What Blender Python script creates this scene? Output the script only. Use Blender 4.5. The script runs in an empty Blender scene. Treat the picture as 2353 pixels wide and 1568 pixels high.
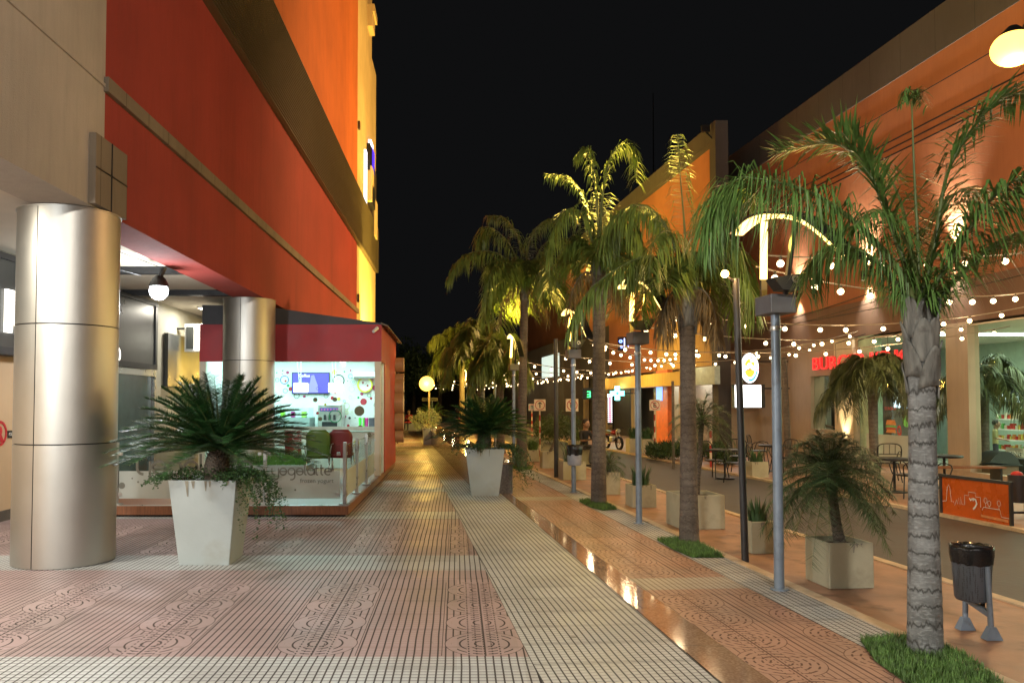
import bpy, bmesh, math, random
from mathutils import Vector, Matrix
R = math.radians
random.seed(7)
scn = bpy.context.scene
COL = scn.collection

# ------------------------------------------------------------------ camera
# picture coordinates below are in a 2352 x 1568 frame
F, PPX, PPY, HOR, EYE = 1830.0, 1050.0, 853.0, 920.0, 1.6
PITCH = math.atan((HOR - PPY) / F)
cam_d = bpy.data.cameras.new('camera'); cam = bpy.data.objects.new('camera', cam_d); COL.objects.link(cam)
cam.location = (0, 0, EYE); cam.rotation_euler = (math.pi/2 + PITCH, 0, 0)
cam_d.sensor_width = 36; cam_d.lens = F/2352*36
cam_d.shift_x = (1176-PPX)/2352; cam_d.shift_y = (PPY-784)/2352
cam_d.clip_start = 0.05; cam_d.clip_end = 600
scn.camera = cam

# ------------------------------------------------------------------ night sky
w = bpy.data.worlds.new('World'); scn.world = w; w.use_nodes = True
bg = w.node_tree.nodes['Background']; bg.inputs[0].default_value = (0.0040, 0.0041, 0.0044, 1); bg.inputs[1].default_value = 0.85
scn.view_settings.view_transform = 'Standard'; scn.view_settings.look = 'None'
scn.view_settings.exposure = 0.45; scn.view_settings.gamma = 1.0
try:
    scn.cycles.use_light_tree = True; scn.cycles.max_bounces = 6; scn.cycles.transparent_max_bounces = 16
    scn.cycles.sample_clamp_indirect = 4.0; scn.cycles.caustics_reflective = False; scn.cycles.caustics_refractive = False
    scn.cycles.blur_glossy = 0.6
except Exception: pass

def aim(o, d):
    o.rotation_euler = Vector(d).to_track_quat('-Z', 'Y').to_euler()
def lamp(kind, loc, col, energy, size=0.1, d=None, spot=60, blend=0.6, size_y=None):
    l = bpy.data.lights.new(kind.lower() + '_light', kind); l.color = col; l.energy = energy
    if kind == 'AREA':
        l.size = size
        if size_y: l.shape = 'RECTANGLE'; l.size_y = size_y
    else: l.shadow_soft_size = size
    if kind == 'SPOT': l.spot_size = R(spot); l.spot_blend = blend
    o = bpy.data.objects.new(kind.lower() + '_light', l); COL.objects.link(o); o.location = loc
    if d is not None: aim(o, d)
    return o
SODIUM = (1.0, 0.56, 0.22); WARM = (1.0, 0.74, 0.42); COOL = (0.90, 0.97, 1.0); NEUT = (1.0, 0.93, 0.78)
AMBER = (1.0, 0.66, 0.10); GREEN = (0.72, 1.0, 0.86)

# ------------------------------------------------------------------ picture -> world
cp, sp = math.cos(PITCH), math.sin(PITCH)
def ray(px, py):
    a = (px-PPX)/F; b = -(py-PPY)/F
    return Vector((a, cp - b*sp, sp + b*cp))
def G(px, py, z=0.0):
    d = ray(px, py); t = (z-EYE)/d.z
    return Vector((d.x*t, d.y*t, z))
def AT(px, py, Y):
    d = ray(px, py); t = Y/d.y
    return Vector((d.x*t, Y, EYE + d.z*t))
def ONX(px, py, X):
    d = ray(px, py); t = X/d.x
    return Vector((X, d.y*t, EYE + d.z*t))
SK = -155.0/F                                  # the street runs 4.8 degrees off the left building
SANG = math.atan(-SK)
def SX(s, Y): return s + SK*Y
def ONS(px, py, s):                            # a vertical plane along the street at offset s
    d = ray(px, py); t = s/(d.x - SK*d.y)
    return Vector((d.x*t, d.y*t, EYE + d.z*t))
def gl(p, q):
    a, b = G(*p), G(*q); m = (b.x-a.x)/(b.y-a.y)
    return lambda Y: a.x + m*(Y-a.y)

# ------------------------------------------------------------------ mesh builder
class MB:
    def __init__(s): s.v = []; s.f = []; s.mi = []; s.cur = 0
    def face(s, *pts):
        n = len(s.v); s.v += [tuple(p) for p in pts]; s.f.append(tuple(range(n, n+len(pts)))); s.mi.append(s.cur); return s
    def box(s, x0, x1, y0, y1, z0, z1, M=None):
        p = [(x0,y0,z0),(x1,y0,z0),(x1,y1,z0),(x0,y1,z0),(x0,y0,z1),(x1,y0,z1),(x1,y1,z1),(x0,y1,z1)]
        if M is not None: p = [tuple(M @ Vector(q)) for q in p]
        n = len(s.v); s.v += p
        for f in ((0,3,2,1),(4,5,6,7),(0,1,5,4),(1,2,6,5),(2,3,7,6),(3,0,4,7)):
            s.f.append(tuple(n+i for i in f)); s.mi.append(s.cur)
        return s
    def cbox(s, c, sx, sy, sz, rz=0.0):
        M = Matrix.Translation(c) @ Matrix.Rotation(rz, 4, 'Z')
        return s.box(-sx/2, sx/2, -sy/2, sy/2, -sz/2, sz/2, M)
    def rings(s, rr, close=True, cap=True):
        n = len(s.v); k = len(rr[0])
        for r in rr: s.v += [tuple(p) for p in r]
        for i in range(len(rr)-1):
            for j in range(k if close else k-1):
                a = n+i*k+j; b = n+i*k+(j+1) % k
                s.f.append((a, b, b+k, a+k)); s.mi.append(s.cur)
        if cap and close:
            s.f.append(tuple(n+j for j in range(k))[::-1]); s.mi.append(s.cur)
            s.f.append(tuple(n+(len(rr)-1)*k+j for j in range(k))); s.mi.append(s.cur)
        return s
    def tube(s, path, rad, n=8):
        path = [Vector(p) for p in path]
        if not isinstance(rad, (list, tuple)): rad = [rad]*len(path)
        rr = []; up = None
        for i, p in enumerate(path):
            t = (path[min(i+1, len(path)-1)] - path[max(i-1, 0)]).normalized()
            if up is None: up = Vector((0,0,1)) if abs(t.z) < .9 else Vector((0,1,0))
            x = t.cross(up).normalized(); y = x.cross(t).normalized(); up = y
            rr.append([p + rad[i]*(x*math.cos(a) + y*math.sin(a)) for a in (2*math.pi*j/n for j in range(n))])
        return s.rings(rr)
    def bar(s, a, b, wx, wy):
        a, b = Vector(a), Vector(b); t = (b-a).normalized(); up = Vector((0,0,1)) if abs(t.z) < .9 else Vector((0,1,0))
        x = t.cross(up).normalized()*wx/2; y = t.cross(x).normalized()*wy/2
        return s.rings([[p-x-y, p+x-y, p+x+y, p-x+y] for p in (a, b)])
    def lathe(s, prof, c=(0,0,0), n=24, cap=True):
        c = Vector(c)
        return s.rings([[c + Vector((r*math.cos(2*math.pi*j/n), r*math.sin(2*math.pi*j/n), z)) for j in range(n)] for r, z in prof], cap=cap)
    def disc(s, c, r, nrm, thick=0.01, n=20, hole=0.0):      # a round plate or ring facing nrm
        q = Vector(nrm).to_track_quat('Z', 'Y'); c = Vector(c)
        def ring(rr, z): return [c + q @ Vector((rr*math.cos(2*math.pi*j/n), rr*math.sin(2*math.pi*j/n), z)) for j in range(n)]
        if hole: return s.rings([ring(hole, 0), ring(hole, thick), ring(r, thick), ring(r, 0)], cap=False)
        return s.rings([ring(r, 0), ring(r, thick)])
    def prism(s, poly, d):
        d = Vector(d); a = [Vector(p) for p in poly]
        return s.rings([a, [p+d for p in a]])
    def ball(s, c, r, n=8, sz=1.0):
        c = Vector(c); m = max(4, n//2+1)
        return s.rings([[c + Vector((r*math.sin(math.pi*(i+.02)/(m+.04))*math.cos(2*math.pi*j/n), r*math.sin(math.pi*(i+.02)/(m+.04))*math.sin(2*math.pi*j/n), r*sz*math.cos(math.pi*i/m))) for j in range(n)] for i in range(m+1)])
    def build(s, name, mat, parent=None, rel=False, smooth=False, **kw):
        me = bpy.data.meshes.new(name)
        off = Vector((0,0,0))
        if parent is not None and not rel:
            p = parent
            while p is not None: off += p.location; p = p.parent
        me.from_pydata([tuple(Vector(v)-off) for v in s.v], [], s.f)
        for m in (mat if isinstance(mat, (list, tuple)) else [mat]): me.materials.append(m)
        me.polygons.foreach_set('material_index', s.mi)
        me.update()
        bm = bmesh.new(); bm.from_mesh(me); bmesh.ops.recalc_face_normals(bm, faces=bm.faces); bm.to_mesh(me); bm.free()
        if smooth:
            me.polygons.foreach_set('use_smooth', [True]*len(me.polygons))
            if smooth != 'all':
                try: me.set_sharp_from_angle(angle=R(40))
                except Exception: pass
        o = bpy.data.objects.new(name, me); COL.objects.link(o); o.parent = parent
        for k, v in kw.items(): o[k] = v
        return o
def tag(o, label, cat, group=None, kind=None):
    if label: o['label'] = label
    if cat: o['category'] = cat
    if group: o['group'] = group
    if kind: o['kind'] = kind
    return o
def thing(name, label, cat, loc=(0,0,0), rz=0.0, group=None):
    o = bpy.data.objects.new(name, None); COL.objects.link(o); o.location = loc; o.rotation_euler = (0,0,rz)
    o.empty_display_size = .1
    return tag(o, label, cat, group)
def struct(name, mb, m): return tag(mb.build(name, m), None, None, None, 'structure')
def bev(o, w=.01, seg=2):
    m = o.modifiers.new('bevel', 'BEVEL'); m.width = w; m.segments = seg; m.limit_method = 'ANGLE'; m.angle_limit = R(40); return o
def copy_thing(o, loc, rz=0.0, label=None, scale=None):
    def cp_(x, par):
        c = x.copy(); COL.objects.link(c); c.parent = par
        for ch in x.children: cp_(ch, c)
        return c
    r = cp_(o, None); r.location = loc; r.rotation_euler = (0,0,rz)
    if scale: r.scale = (scale,)*3
    if label: r['label'] = label
    return r

# ------------------------------------------------------------------ shader expressions
class E:
    def __init__(s, nt, sock): s.nt, s.s = nt, sock
    def op(s, o, *a):
        n = s.nt.nodes.new('ShaderNodeMath'); n.operation = o
        for i, v in enumerate((s,)+a):
            if isinstance(v, E): s.nt.links.new(v.s, n.inputs[i])
            else: n.inputs[i].default_value = v
        return E(s.nt, n.outputs[0])
    def __add__(s, o): return s.op('ADD', o)
    def __sub__(s, o): return s.op('SUBTRACT', o)
    def __mul__(s, o): return s.op('MULTIPLY', o)
    def __truediv__(s, o): return s.op('DIVIDE', o)
    def mod(s, m): return s.op('FLOORED_MODULO', m)
    def lt(s, v): return s.op('LESS_THAN', v)
    def gt(s, v): return s.op('GREATER_THAN', v)
    def abs(s): return s.op('ABSOLUTE')
    def sqrt(s): return s.op('SQRT')
    def inv(s): return (s*-1.0)+1.0
    def max(s, o): return s.op('MAXIMUM', o)
    def clamp(s): return s.op('MAXIMUM', 0.0).op('MINIMUM', 1.0)
def nmat(name):
    m = bpy.data.materials.new(name); m.use_nodes = True; nt = m.node_tree
    return m, nt, nt.nodes['Principled BSDF']
def xyz(nt, which='Position'):
    if which == 'Position':
        g = nt.nodes.new('ShaderNodeNewGeometry'); src = g.outputs['Position']
    else:
        g = nt.nodes.new('ShaderNodeTexCoord'); src = g.outputs['Object']
    sx = nt.nodes.new('ShaderNodeSeparateXYZ'); nt.links.new(src, sx.inputs[0])
    return E(nt, sx.outputs[0]), E(nt, sx.outputs[1]), E(nt, sx.outputs[2]), src
def noise(nt, src, scale, detail=3, vec=None, rough=.55):
    n = nt.nodes.new('ShaderNodeTexNoise'); n.inputs['Scale'].default_value = scale; n.inputs['Detail'].default_value = detail
    n.inputs['Roughness'].default_value = rough
    if vec:
        mp = nt.nodes.new('ShaderNodeMapping'); mp.inputs['Scale'].default_value = vec; nt.links.new(src, mp.inputs[0]); nt.links.new(mp.outputs[0], n.inputs[0])
    else: nt.links.new(src, n.inputs[0])
    return E(nt, n.outputs[0])
def mix(nt, fac, a, b):
    m = nt.nodes.new('ShaderNodeMix'); m.data_type = 'RGBA'
    if isinstance(fac, E): nt.links.new(fac.s, m.inputs[0])
    else: m.inputs[0].default_value = fac
    for v, i in ((a, 6), (b, 7)):
        if isinstance(v, (tuple, list)): m.inputs[i].default_value = (*v[:3], 1)
        else: nt.links.new(v, m.inputs[i])
    return m.outputs[2]
def bumpn(nt, bs, h, dist=.01, strength=1.0):
    b = nt.nodes.new('ShaderNodeBump'); b.inputs['Distance'].default_value = dist; b.inputs['Strength'].default_value = strength
    nt.links.new(h.s, b.inputs['Height']); nt.links.new(b.outputs[0], bs.inputs['Normal'])
_mc = {}
def M(name, col, rough=.6, metal=0.0, var=.18, scale=6.0, bump=0.0, vec=None, em=None, ems=0.0, spec=None, dirt=None, coord='Object', sss=0):
    if name in _mc: return _mc[name]
    m, nt, bs = nmat(name)
    bs.inputs['Roughness'].default_value = rough; bs.inputs['Metallic'].default_value = metal
    if spec is not None: bs.inputs['Specular IOR Level'].default_value = spec
    _, _, _, src = xyz(nt, coord)
    n = noise(nt, src, scale, 4, vec)
    lo = tuple(c*(1-var) for c in col); hi = tuple(min(1, c*(1+var)) for c in col)
    f = ((n - .5)*2.6 + .5).clamp()
    c = mix(nt, f, lo, hi)
    if dirt:
        n2 = noise(nt, src, dirt[1], 5)
        c = mix(nt, ((n2-.56)*6).clamp()*dirt[2], c, dirt[0])
    nt.links.new(c, bs.inputs['Base Color'])
    r = (n-.5)*.25 + rough; nt.links.new(r.clamp().s, bs.inputs['Roughness'])
    if bump: bumpn(nt, bs, noise(nt, src, scale*5, 3, vec), bump)
    if em: bs.inputs['Emission Color'].default_value = (*em, 1); bs.inputs['Emission Strength'].default_value = ems
    _mc[name] = m; return m
def EM(name, col, s, sample=True):
    if name in _mc: return _mc[name]
    m, nt, bs = nmat(name); bs.inputs['Base Color'].default_value = (*[c*.5 for c in col], 1)
    bs.inputs['Emission Color'].default_value = (*col, 1); bs.inputs['Emission Strength'].default_value = s
    if not sample:
        try: m.cycles.emission_sampling = 'NONE'
        except Exception: pass
    _mc[name] = m; return m
def GLASS(name, tint=(.9,.97,.95), alpha=.15, rough=.02, frost=0.0):
    if name in _mc: return _mc[name]
    m = bpy.data.materials.new(name); m.use_nodes = True; nt = m.node_tree; nt.nodes.clear()
    out = nt.nodes.new('ShaderNodeOutputMaterial'); tr = nt.nodes.new('ShaderNodeBsdfTransparent'); tr.inputs[0].default_value = (*tint, 1)
    pb = nt.nodes.new('ShaderNodeBsdfPrincipled'); pb.inputs['Base Color'].default_value = (.62,.66,.62,1) if frost else (.02,.03,.03,1)
    pb.inputs['Roughness'].default_value = .35 if frost else rough
    mx = nt.nodes.new('ShaderNodeMixShader')
    if frost: mx.inputs[0].default_value = frost
    else:
        fr = nt.nodes.new('ShaderNodeLayerWeight'); fr.inputs[0].default_value = .5
        nt.links.new((E(nt, fr.outputs['Facing']).op('POWER', 5.0)*.45 + alpha*.6 + .012).clamp().s, mx.inputs[0])
    nt.links.new(tr.outputs[0], mx.inputs[1]); nt.links.new(pb.outputs[0], mx.inputs[2]); nt.links.new(mx.outputs[0], out.inputs[0])
    _mc[name] = m; return m

def paving(name, ang, kind):
    """grooved cement tiles: kind 'walk' = pink and pale bands with fan panels, 'cream' = pale squares, 'right' = pink with fans all over"""
    m, nt, bs = nmat(name)
    X, Y, Z, src = xyz(nt)
    ca, sa = math.cos(ang), math.sin(ang)
    u = X*ca + Y*sa; v = Y*ca - X*sa
    n1 = noise(nt, src, 1.3, 4); n2 = noise(nt, src, 30, 3)
    P = .05
    jit = (noise(nt, src, 1.7, 1) - .5)*.012
    gu = ((u+jit).mod(P) - P/2).abs().lt(.0052 if kind != 'right' else .0040)
    gv = ((v + (u.op('MULTIPLY', 2.5)).op('FLOOR')*.0 ).mod(P) - P/2).abs().lt(.0036 if kind != 'right' else .0028)
    joint = ((v-5.05).mod(.40) - .2).abs().lt(.004)
    pink = (.38,.275,.268); orange = (.40,.215,.145)
    if kind == 'cream':
        col = mix(nt, ((n1-.35)*3).clamp(), (.46,.47,.45), (.56,.57,.545))
        groove = gu.max(gv*.75).max(joint); gdark = (.05,.045,.035)
    else:
        per = 3.27 if kind == 'walk' else 6.1
        y0 = 5.05 if kind == 'walk' else .99
        vm = (v - y0).mod(per)
        inpink = vm.lt(2.55) if kind == 'walk' else vm.lt(5.66)
        # fan panels
        if kind == 'walk':
            um = (u + 2.30).mod(1.10); inpan = um.lt(.56); xt = (um - .28).abs(); xc = xt
        else:
            um = u.mod(.70); inpan = um.lt(.60); xt = (um - .30).abs(); xc = xt
        inpan = inpan*vm.lt(2.05 if kind == 'walk' else 5.54)*vm.gt(.02)
        row = (vm - .02).mod(.5) - .25
        r = (xt*xt + row*row).sqrt()
        inr = r.lt(.262)
        cell = ((u*1.0).mod(.1)).lt(.062) if kind == 'walk' else ((v*1.0).mod(.07)).lt(.045)
        ring = ((r+.012).mod(.05) - .025).abs().lt(.0062)*(cell.max(r.gt(.235)*.9))*r.gt(.045)
        centre = xt.lt(.0055)
        dash = gu*((v).mod(.05)).lt(.026)*xt.lt(.12)
        fan = ring.max(dash)*inr
        outside = gu*inr.inv()
        pang = (fan + outside).clamp().max(centre)
        side = (xt - .28).abs().lt(.005)
        pang = pang.max(side)
        normal = gu.max(gv*inpink.inv()).max(gv*.22)
        ip = inpan*inpink
        groove = (pang*ip + normal*ip.inv()).max(joint*.55)
        if kind == 'right':
            groove = groove*.9
        pc = mix(nt, ((n1-.35)*3).clamp(), tuple(c*.86 for c in (pink if kind == 'walk' else orange)), tuple(c*1.12 for c in (pink if kind == 'walk' else orange)))
        wc = mix(nt, ((n1-.35)*3).clamp(), *(((.47,.485,.48), (.57,.585,.575)) if kind == 'walk' else ((.42,.36,.28), (.50,.43,.34))))
        col = mix(nt, inpink, wc, pc)
        gdark = (.045,.036,.032) if kind == 'walk' else (.07,.032,.018)
    # single tiles differ a little; dirt
    tn = nt.nodes.new('ShaderNodeTexWhiteNoise'); tn.noise_dimensions = '2D'
    cx = nt.nodes.new('ShaderNodeCombineXYZ'); nt.links.new((u*2.5).op('FLOOR').s, cx.inputs[0]); nt.links.new((v*2.5).op('FLOOR').s, cx.inputs[1]); nt.links.new(cx.outputs[0], tn.inputs[0])
    tv = E(nt, tn.outputs[0])
    col = mix(nt, (tv.op('POWER', 2.0))*.30, col, (.24,.205,.175))
    col = mix(nt, ((n2-.55)*4).clamp()*.25, col, (.16,.13,.10))
    vg = nt.nodes.new('ShaderNodeTexVoronoi'); vg.inputs['Scale'].default_value = 1.7; nt.links.new(src, vg.inputs[0]); vg2 = nt.nodes.new('ShaderNodeTexVoronoi'); vg2.inputs['Scale'].default_value = 5.3; nt.links.new(src, vg2.inputs[0])
    gum = (E(nt, vg.outputs[0]) + (n2-.5)*.03).lt(.042).max((E(nt, vg2.outputs[0]) + (n2-.5)*.04).lt(.045)*.6)
    col = mix(nt, gum*.6, col, (.10,.085,.07))
    n4 = noise(nt, src, .45, 5, None, .7); col = mix(nt, ((n4-.52)*5).clamp()*.30, col, (.15,.12,.10))
    col = mix(nt, (groove*.93).clamp(), col, gdark)
    nt.links.new(col, bs.inputs['Base Color'])
    base = .38 if kind == 'walk' else (.46 if kind == 'cream' else .42)
    bs.inputs['Specular IOR Level'].default_value = .22 if kind == 'walk' else .4
    rr = (n1-.5)*.30 + tv*.08 + base + groove*.4
    nt.links.new(rr.clamp().s, bs.inputs['Roughness'])
    bumpn(nt, bs, groove*-1.0 + n2*.10 + n1*.05, .006)
    return m

# ------------------------------------------------------------------ materials
m_walk = paving('grooved_pink_tiles', 0.0, 'walk')
m_cream = paving('grooved_cream_tiles', SANG, 'cream')
m_right = paving('fan_tiles', SANG, 'right')
def granite():
    m, nt, bs = nmat('polished_granite'); X, Y, Z, src = xyz(nt)
    n = noise(nt, src, 60, 4); n1 = noise(nt, src, 1.6, 4)
    c = mix(nt, ((n-.4)*4).clamp(), (.30,.18,.10), (.44,.30,.19)); c = mix(nt, ((n1-.45)*3).clamp()*.5, c, (.16,.10,.07))
    j = ((Y+X*.085).mod(1.2)-.6).abs().lt(.003); c = mix(nt, j*.8, c, (.05,.035,.03))
    nt.links.new(c, bs.inputs['Base Color']); nt.links.new(((n1-.5)*.08+.10).clamp().s, bs.inputs['Roughness'])
    bumpn(nt, bs, n1, .0006); bs.inputs['Coat Weight'].default_value = .4; bs.inputs['Coat Roughness'].default_value = .05
    return m
m_granite = granite()
def plaster(name, col, var=.16, streak=.35, drk=(.10,.03,.015), panel=None, rough=.85):
    m, nt, bs = nmat(name); X, Y, Z, src = xyz(nt)
    n = noise(nt, src, .55, 5); f = noise(nt, src, 9, 4, (1, 1, .18)); s = noise(nt, src, 2.2, 4, (1, 1, .06)); g = noise(nt, src, 90, 2)
    c = mix(nt, ((n-.5)*2.5+.5).clamp(), tuple(x*(1-var) for x in col), tuple(min(1, x*(1+var)) for x in col))
    c = mix(nt, ((f-.5)*3).clamp()*.30, c, tuple(x*.60 for x in col)); f3 = noise(nt, src, 26, 3, (1, 1, .07)); c = mix(nt, ((f3-.5)*4).clamp()*.13, c, tuple(x*.55 for x in col))
    c = mix(nt, ((s-.56)*5).clamp()*streak, c, drk)
    if panel:
        j = (Y.mod(panel)-panel/2).abs().lt(.006); c = mix(nt, j*.8, c, tuple(x*.2 for x in col))
    nt.links.new(c, bs.inputs['Base Color']); bs.inputs['Roughness'].default_value = rough
    bumpn(nt, bs, g*.5+f, .006)
    return m
m_beige = plaster('beige_render', (.43,.385,.325), drk=(.22,.18,.15))
m_red = plaster('red_render', (.32,.040,.028), drk=(.15,.020,.015))
m_orange = plaster('orange_render', (.50,.13,.022), drk=(.28,.06,.02))
m_stone = plaster('grey_stone_band', (.21,.17,.12), panel=.62, streak=.5, drk=(.09,.07,.05))
m_pier = plaster('ochre_render', (.66,.50,.22), drk=(.35,.22,.06))
m_orange2 = plaster('street_orange_render', (.37,.145,.065), drk=(.24,.09,.045), streak=.25)
m_greyfas = plaster('grey_parapet', (.075,.068,.064), drk=(.05,.045,.04), panel=1.2)
m_taupe = plaster('taupe_render', (.34,.26,.18), drk=(.16,.12,.08), streak=.3)
m_brownband = plaster('brown_band', (.17,.10,.065), drk=(.06,.04,.03))
m_soff = M('white_soffit', (.62,.55,.44), .8, var=.06, scale=1.5)
m_louv = M('bronze_louvre', (.105,.078,.045), .5, .2, var=.12, scale=3)
m_dark = M('dark_metal', (.03,.03,.032), .45, .5, var=.2, scale=8)
m_blk = M('black_plastic', (.012,.012,.013), .4)
def column_mat():
    m, nt, bs = nmat('brushed_steel_cladding'); _, _, _, src = xyz(nt, 'Object')
    n = noise(nt, src, 3, 4); n2 = noise(nt, src, 220, 2)
    nt.links.new(mix(nt, n, (.44,.42,.38), (.52,.50,.455)), bs.inputs['Base Color'])
    bs.inputs['Metallic'].default_value = .92; nt.links.new(((n-.5)*.06+.44).s, bs.inputs['Roughness'])
    bumpn(nt, bs, n2, .0006)
    return m
m_steelcol = column_mat()
m_steel = M('satin_steel', (.5,.5,.48), .3, .9, var=.08)
m_pole = M('grey_painted_pole', (.22,.27,.33), .42, .3, var=.14, scale=5, dirt=((.10,.09,.08), 9, .5))
m_polebox = M('grey_box_paint', (.13,.13,.135), .5, .2)
m_darkpole = M('dark_pole_paint', (.055,.055,.058), .45, .3)
m_planter = M('pale_concrete_planter', (.38,.42,.41), .75, var=.05, scale=3, bump=.002, dirt=((.26,.22,.15), 2.2, .42))
m_planter2 = M('sand_concrete_planter', (.44,.41,.28), .8, var=.07, scale=4, bump=.003, dirt=((.18,.14,.09), 3.2, .5))
m_soil = M('planter_soil', (.05,.032,.02), .95, var=.4, scale=20, bump=.01)
m_wood = M('deck_wood', (.22,.085,.038), .38, var=.3, scale=5, vec=(12, 12, 1), bump=.001)
m_kred = M('kiosk_red_paint', (.36,.022,.028), .55, var=.10, scale=3)
m_korange = M('kiosk_side_paint', (.42,.045,.02), .55, var=.10, scale=3)
m_white = M('white_paint', (.75,.75,.72), .5, var=.05)
m_cream_fr = M('cream_frame', (.62,.55,.42), .45, var=.06)
m_tar = M('roof_sheet', (.045,.042,.045), .6)
m_asph = M('road_paving', (.058,.052,.048), .62, var=.22, scale=3, coord='Object', bump=.003, dirt=((.05,.035,.025), 1.2, .6))
m_park = M('stamped_stone', (.36,.20,.12), .55, var=.30, scale=2.2, bump=.005, dirt=((.10,.05,.03), 3.1, .8))
m_terr = M('terrace_stone', (.36,.20,.12), .5, var=.25, scale=2.6, bump=.003, dirt=((.12,.07,.04), 3.1, .6))
m_kerb = M('cream_kerb', (.55,.42,.27), .65, var=.18, scale=6, bump=.002, dirt=((.20,.13,.08), 5, .5))
m_ground = M('ground_earth', (.06,.045,.035), .9, var=.3, scale=.6)
m_green1 = M('cycad_leaf', (.028,.095,.026), .38, var=.45, scale=9, spec=.6)
m_palm = M('palm_leaf', (.12,.175,.032), .45, var=.45, scale=5, spec=.5)
m_palmd = M('palm_leaf_unlit', (.060,.075,.022), .5, var=.4, scale=5)  # the terrace palms' lack of light is put into this darker leaf colour
m_palmg = M('palm_leaf_green', (.095,.185,.038), .42, var=.45, scale=5)
m_rach = M('palm_petiole', (.10,.13,.035), .5, var=.3, scale=6)
m_phoe = M('phoenix_leaf', (.060,.105,.040), .5, var=.45, scale=8)
m_grass = M('lawn_blades', (.10,.19,.04), .6, var=.7, scale=14)
m_gbase = M('lawn_base', (.06,.13,.025), .9, var=.4, scale=20)
m_agave = M('blade_leaf', (.045,.10,.035), .45, var=.4, scale=9)
m_bush = M('pale_bush_leaf', (.34,.42,.20), .6, var=.35, scale=12)
m_vine = M('vine_leaf', (.035,.085,.022), .5, var=.5, scale=14)
m_hedge = M('hedge_leaf', (.04,.075,.02), .6, var=.5, scale=10)
def trunk_mat(name, a, b, dark, per, pale, ringf=.92):
    m, nt, bs = nmat(name); X, Y, Z, src = xyz(nt, 'Object')
    n = noise(nt, src, 5, 5); n2 = noise(nt, src, 26, 5, (1,1,2.6)); nv = noise(nt, src, 15, 4, (2.4,2.4,.35))
    c = mix(nt, ((n-.35)*3).clamp(), a, b)
    c = mix(nt, ((n2-.5)*5).clamp()*pale, c, tuple(min(1, x*1.5) for x in b))
    ring = ((Z + (n-.5)*.15 + (nv-.5)*.11).mod(per) - per/2).abs()
    c = mix(nt, ((ring*-1.0)*(1/(per*.14)) + 1.0).clamp()*ringf, c, dark)
    c = mix(nt, ((nv-.55)*5).clamp()*.5, c, dark)
    nt.links.new(c, bs.inputs['Base Color']); bs.inputs['Roughness'].default_value = .85
    bumpn(nt, bs, n2*.6 + nv*.5 + (ring*6), .012)
    return m
m_trA = trunk_mat('ringed_grey_bark', (.13,.13,.12), (.24,.245,.235), (.03,.027,.022), .115, .7)
m_trB = trunk_mat('brown_palm_bark', (.09,.07,.052), (.16,.13,.10), (.028,.02,.016), .085, .4, .5)
m_trC = trunk_mat('rough_pot_palm_bark', (.10,.08,.06), (.17,.14,.11), (.025,.018,.014), .045, .5)
m_boot = M('leaf_base_bark', (.15,.145,.125), .85, var=.55, scale=14, vec=(1,1,.25), bump=.008, dirt=((.035,.028,.02), 9, .8))

# ------------------------------------------------------------------ ground sheets
E0 = gl((1245,1568), (1030,1140)); E1 = gl((1658,1568), (1200.6,1176)); E2 = gl((1777.6,1568), (1231,1176))
E3 = gl((2035,1442), (1209,1071)); E4 = gl((2352,1390), (1667,1174)); E5 = gl((2352,1220), (1391,1031))
E6 = lambda Y: SX(12.1, Y)
YN, YF = -8.0, 130.0
def strip(name, a, b, y0, y1, z, m):
    mb = MB(); N = 12
    ys = [y0+(y1-y0)*i/N for i in range(N+1)]
    for i in range(N): mb.face((a(ys[i]), ys[i], z), (b(ys[i]), ys[i], z), (b(ys[i+1]), ys[i+1], z), (a(ys[i+1]), ys[i+1], z))
    return struct(name, mb, m)
g = MB(); g.face((-300,-100,-.02), (300,-100,-.02), (300,500,-.02), (-300,500,-.02)); struct('ground', g, m_ground)
XW = -6.06                                        # storefront wall of the arcade
strip('pavement', lambda y: XW-4, E0, YN, 60, 0.0, m_walk)
strip('tile_path', lambda y: E0(y)+.004, lambda y: E1(y)-.004, YN, 60, 0.0, m_cream)
strip('granite_strip', E1, E2, YN, 14.0, 0.004, m_granite)
strip('sidewalk', E2, lambda y: E3(y)-.42, YN, 60, 0.0, m_right)
strip('sidewalk_border', lambda y: E3(y)-.415, lambda y: E3(y)-.05, YN, 60, 0.001, m_cream)
strip('parking_strip', lambda y: E3(y)+.05, lambda y: E4(y)-.05, YN, 90, -.004, m_park)
strip('road', lambda y: E4(y)+.05, lambda y: E5(y)-.05, YN, YF, -.012, m_asph)
strip('terrace', lambda y: E5(y)+.05, lambda y: 30, YN, YF, 0.0, m_terr)
for nm, e, h in (('kerb', E3, .012), ('kerb', E4, .010), ('kerb', E5, .03)):
    mb = MB(); N = 60
    ys = [YN + (90-YN)*i/N for i in range(N+1)]
    for i in range(N):
        a, b = ys[i], ys[i+1]
        M4 = None
        x0, x1 = e(a), e(b)
        mb.prism([(x0-.05,a,-.05),(x0+.05,a,-.05),(x0+.05,a,h),(x0-.05,a,h)], (x1-x0, b-a-.012, 0))
    struct(nm, mb, m_kerb)

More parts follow.
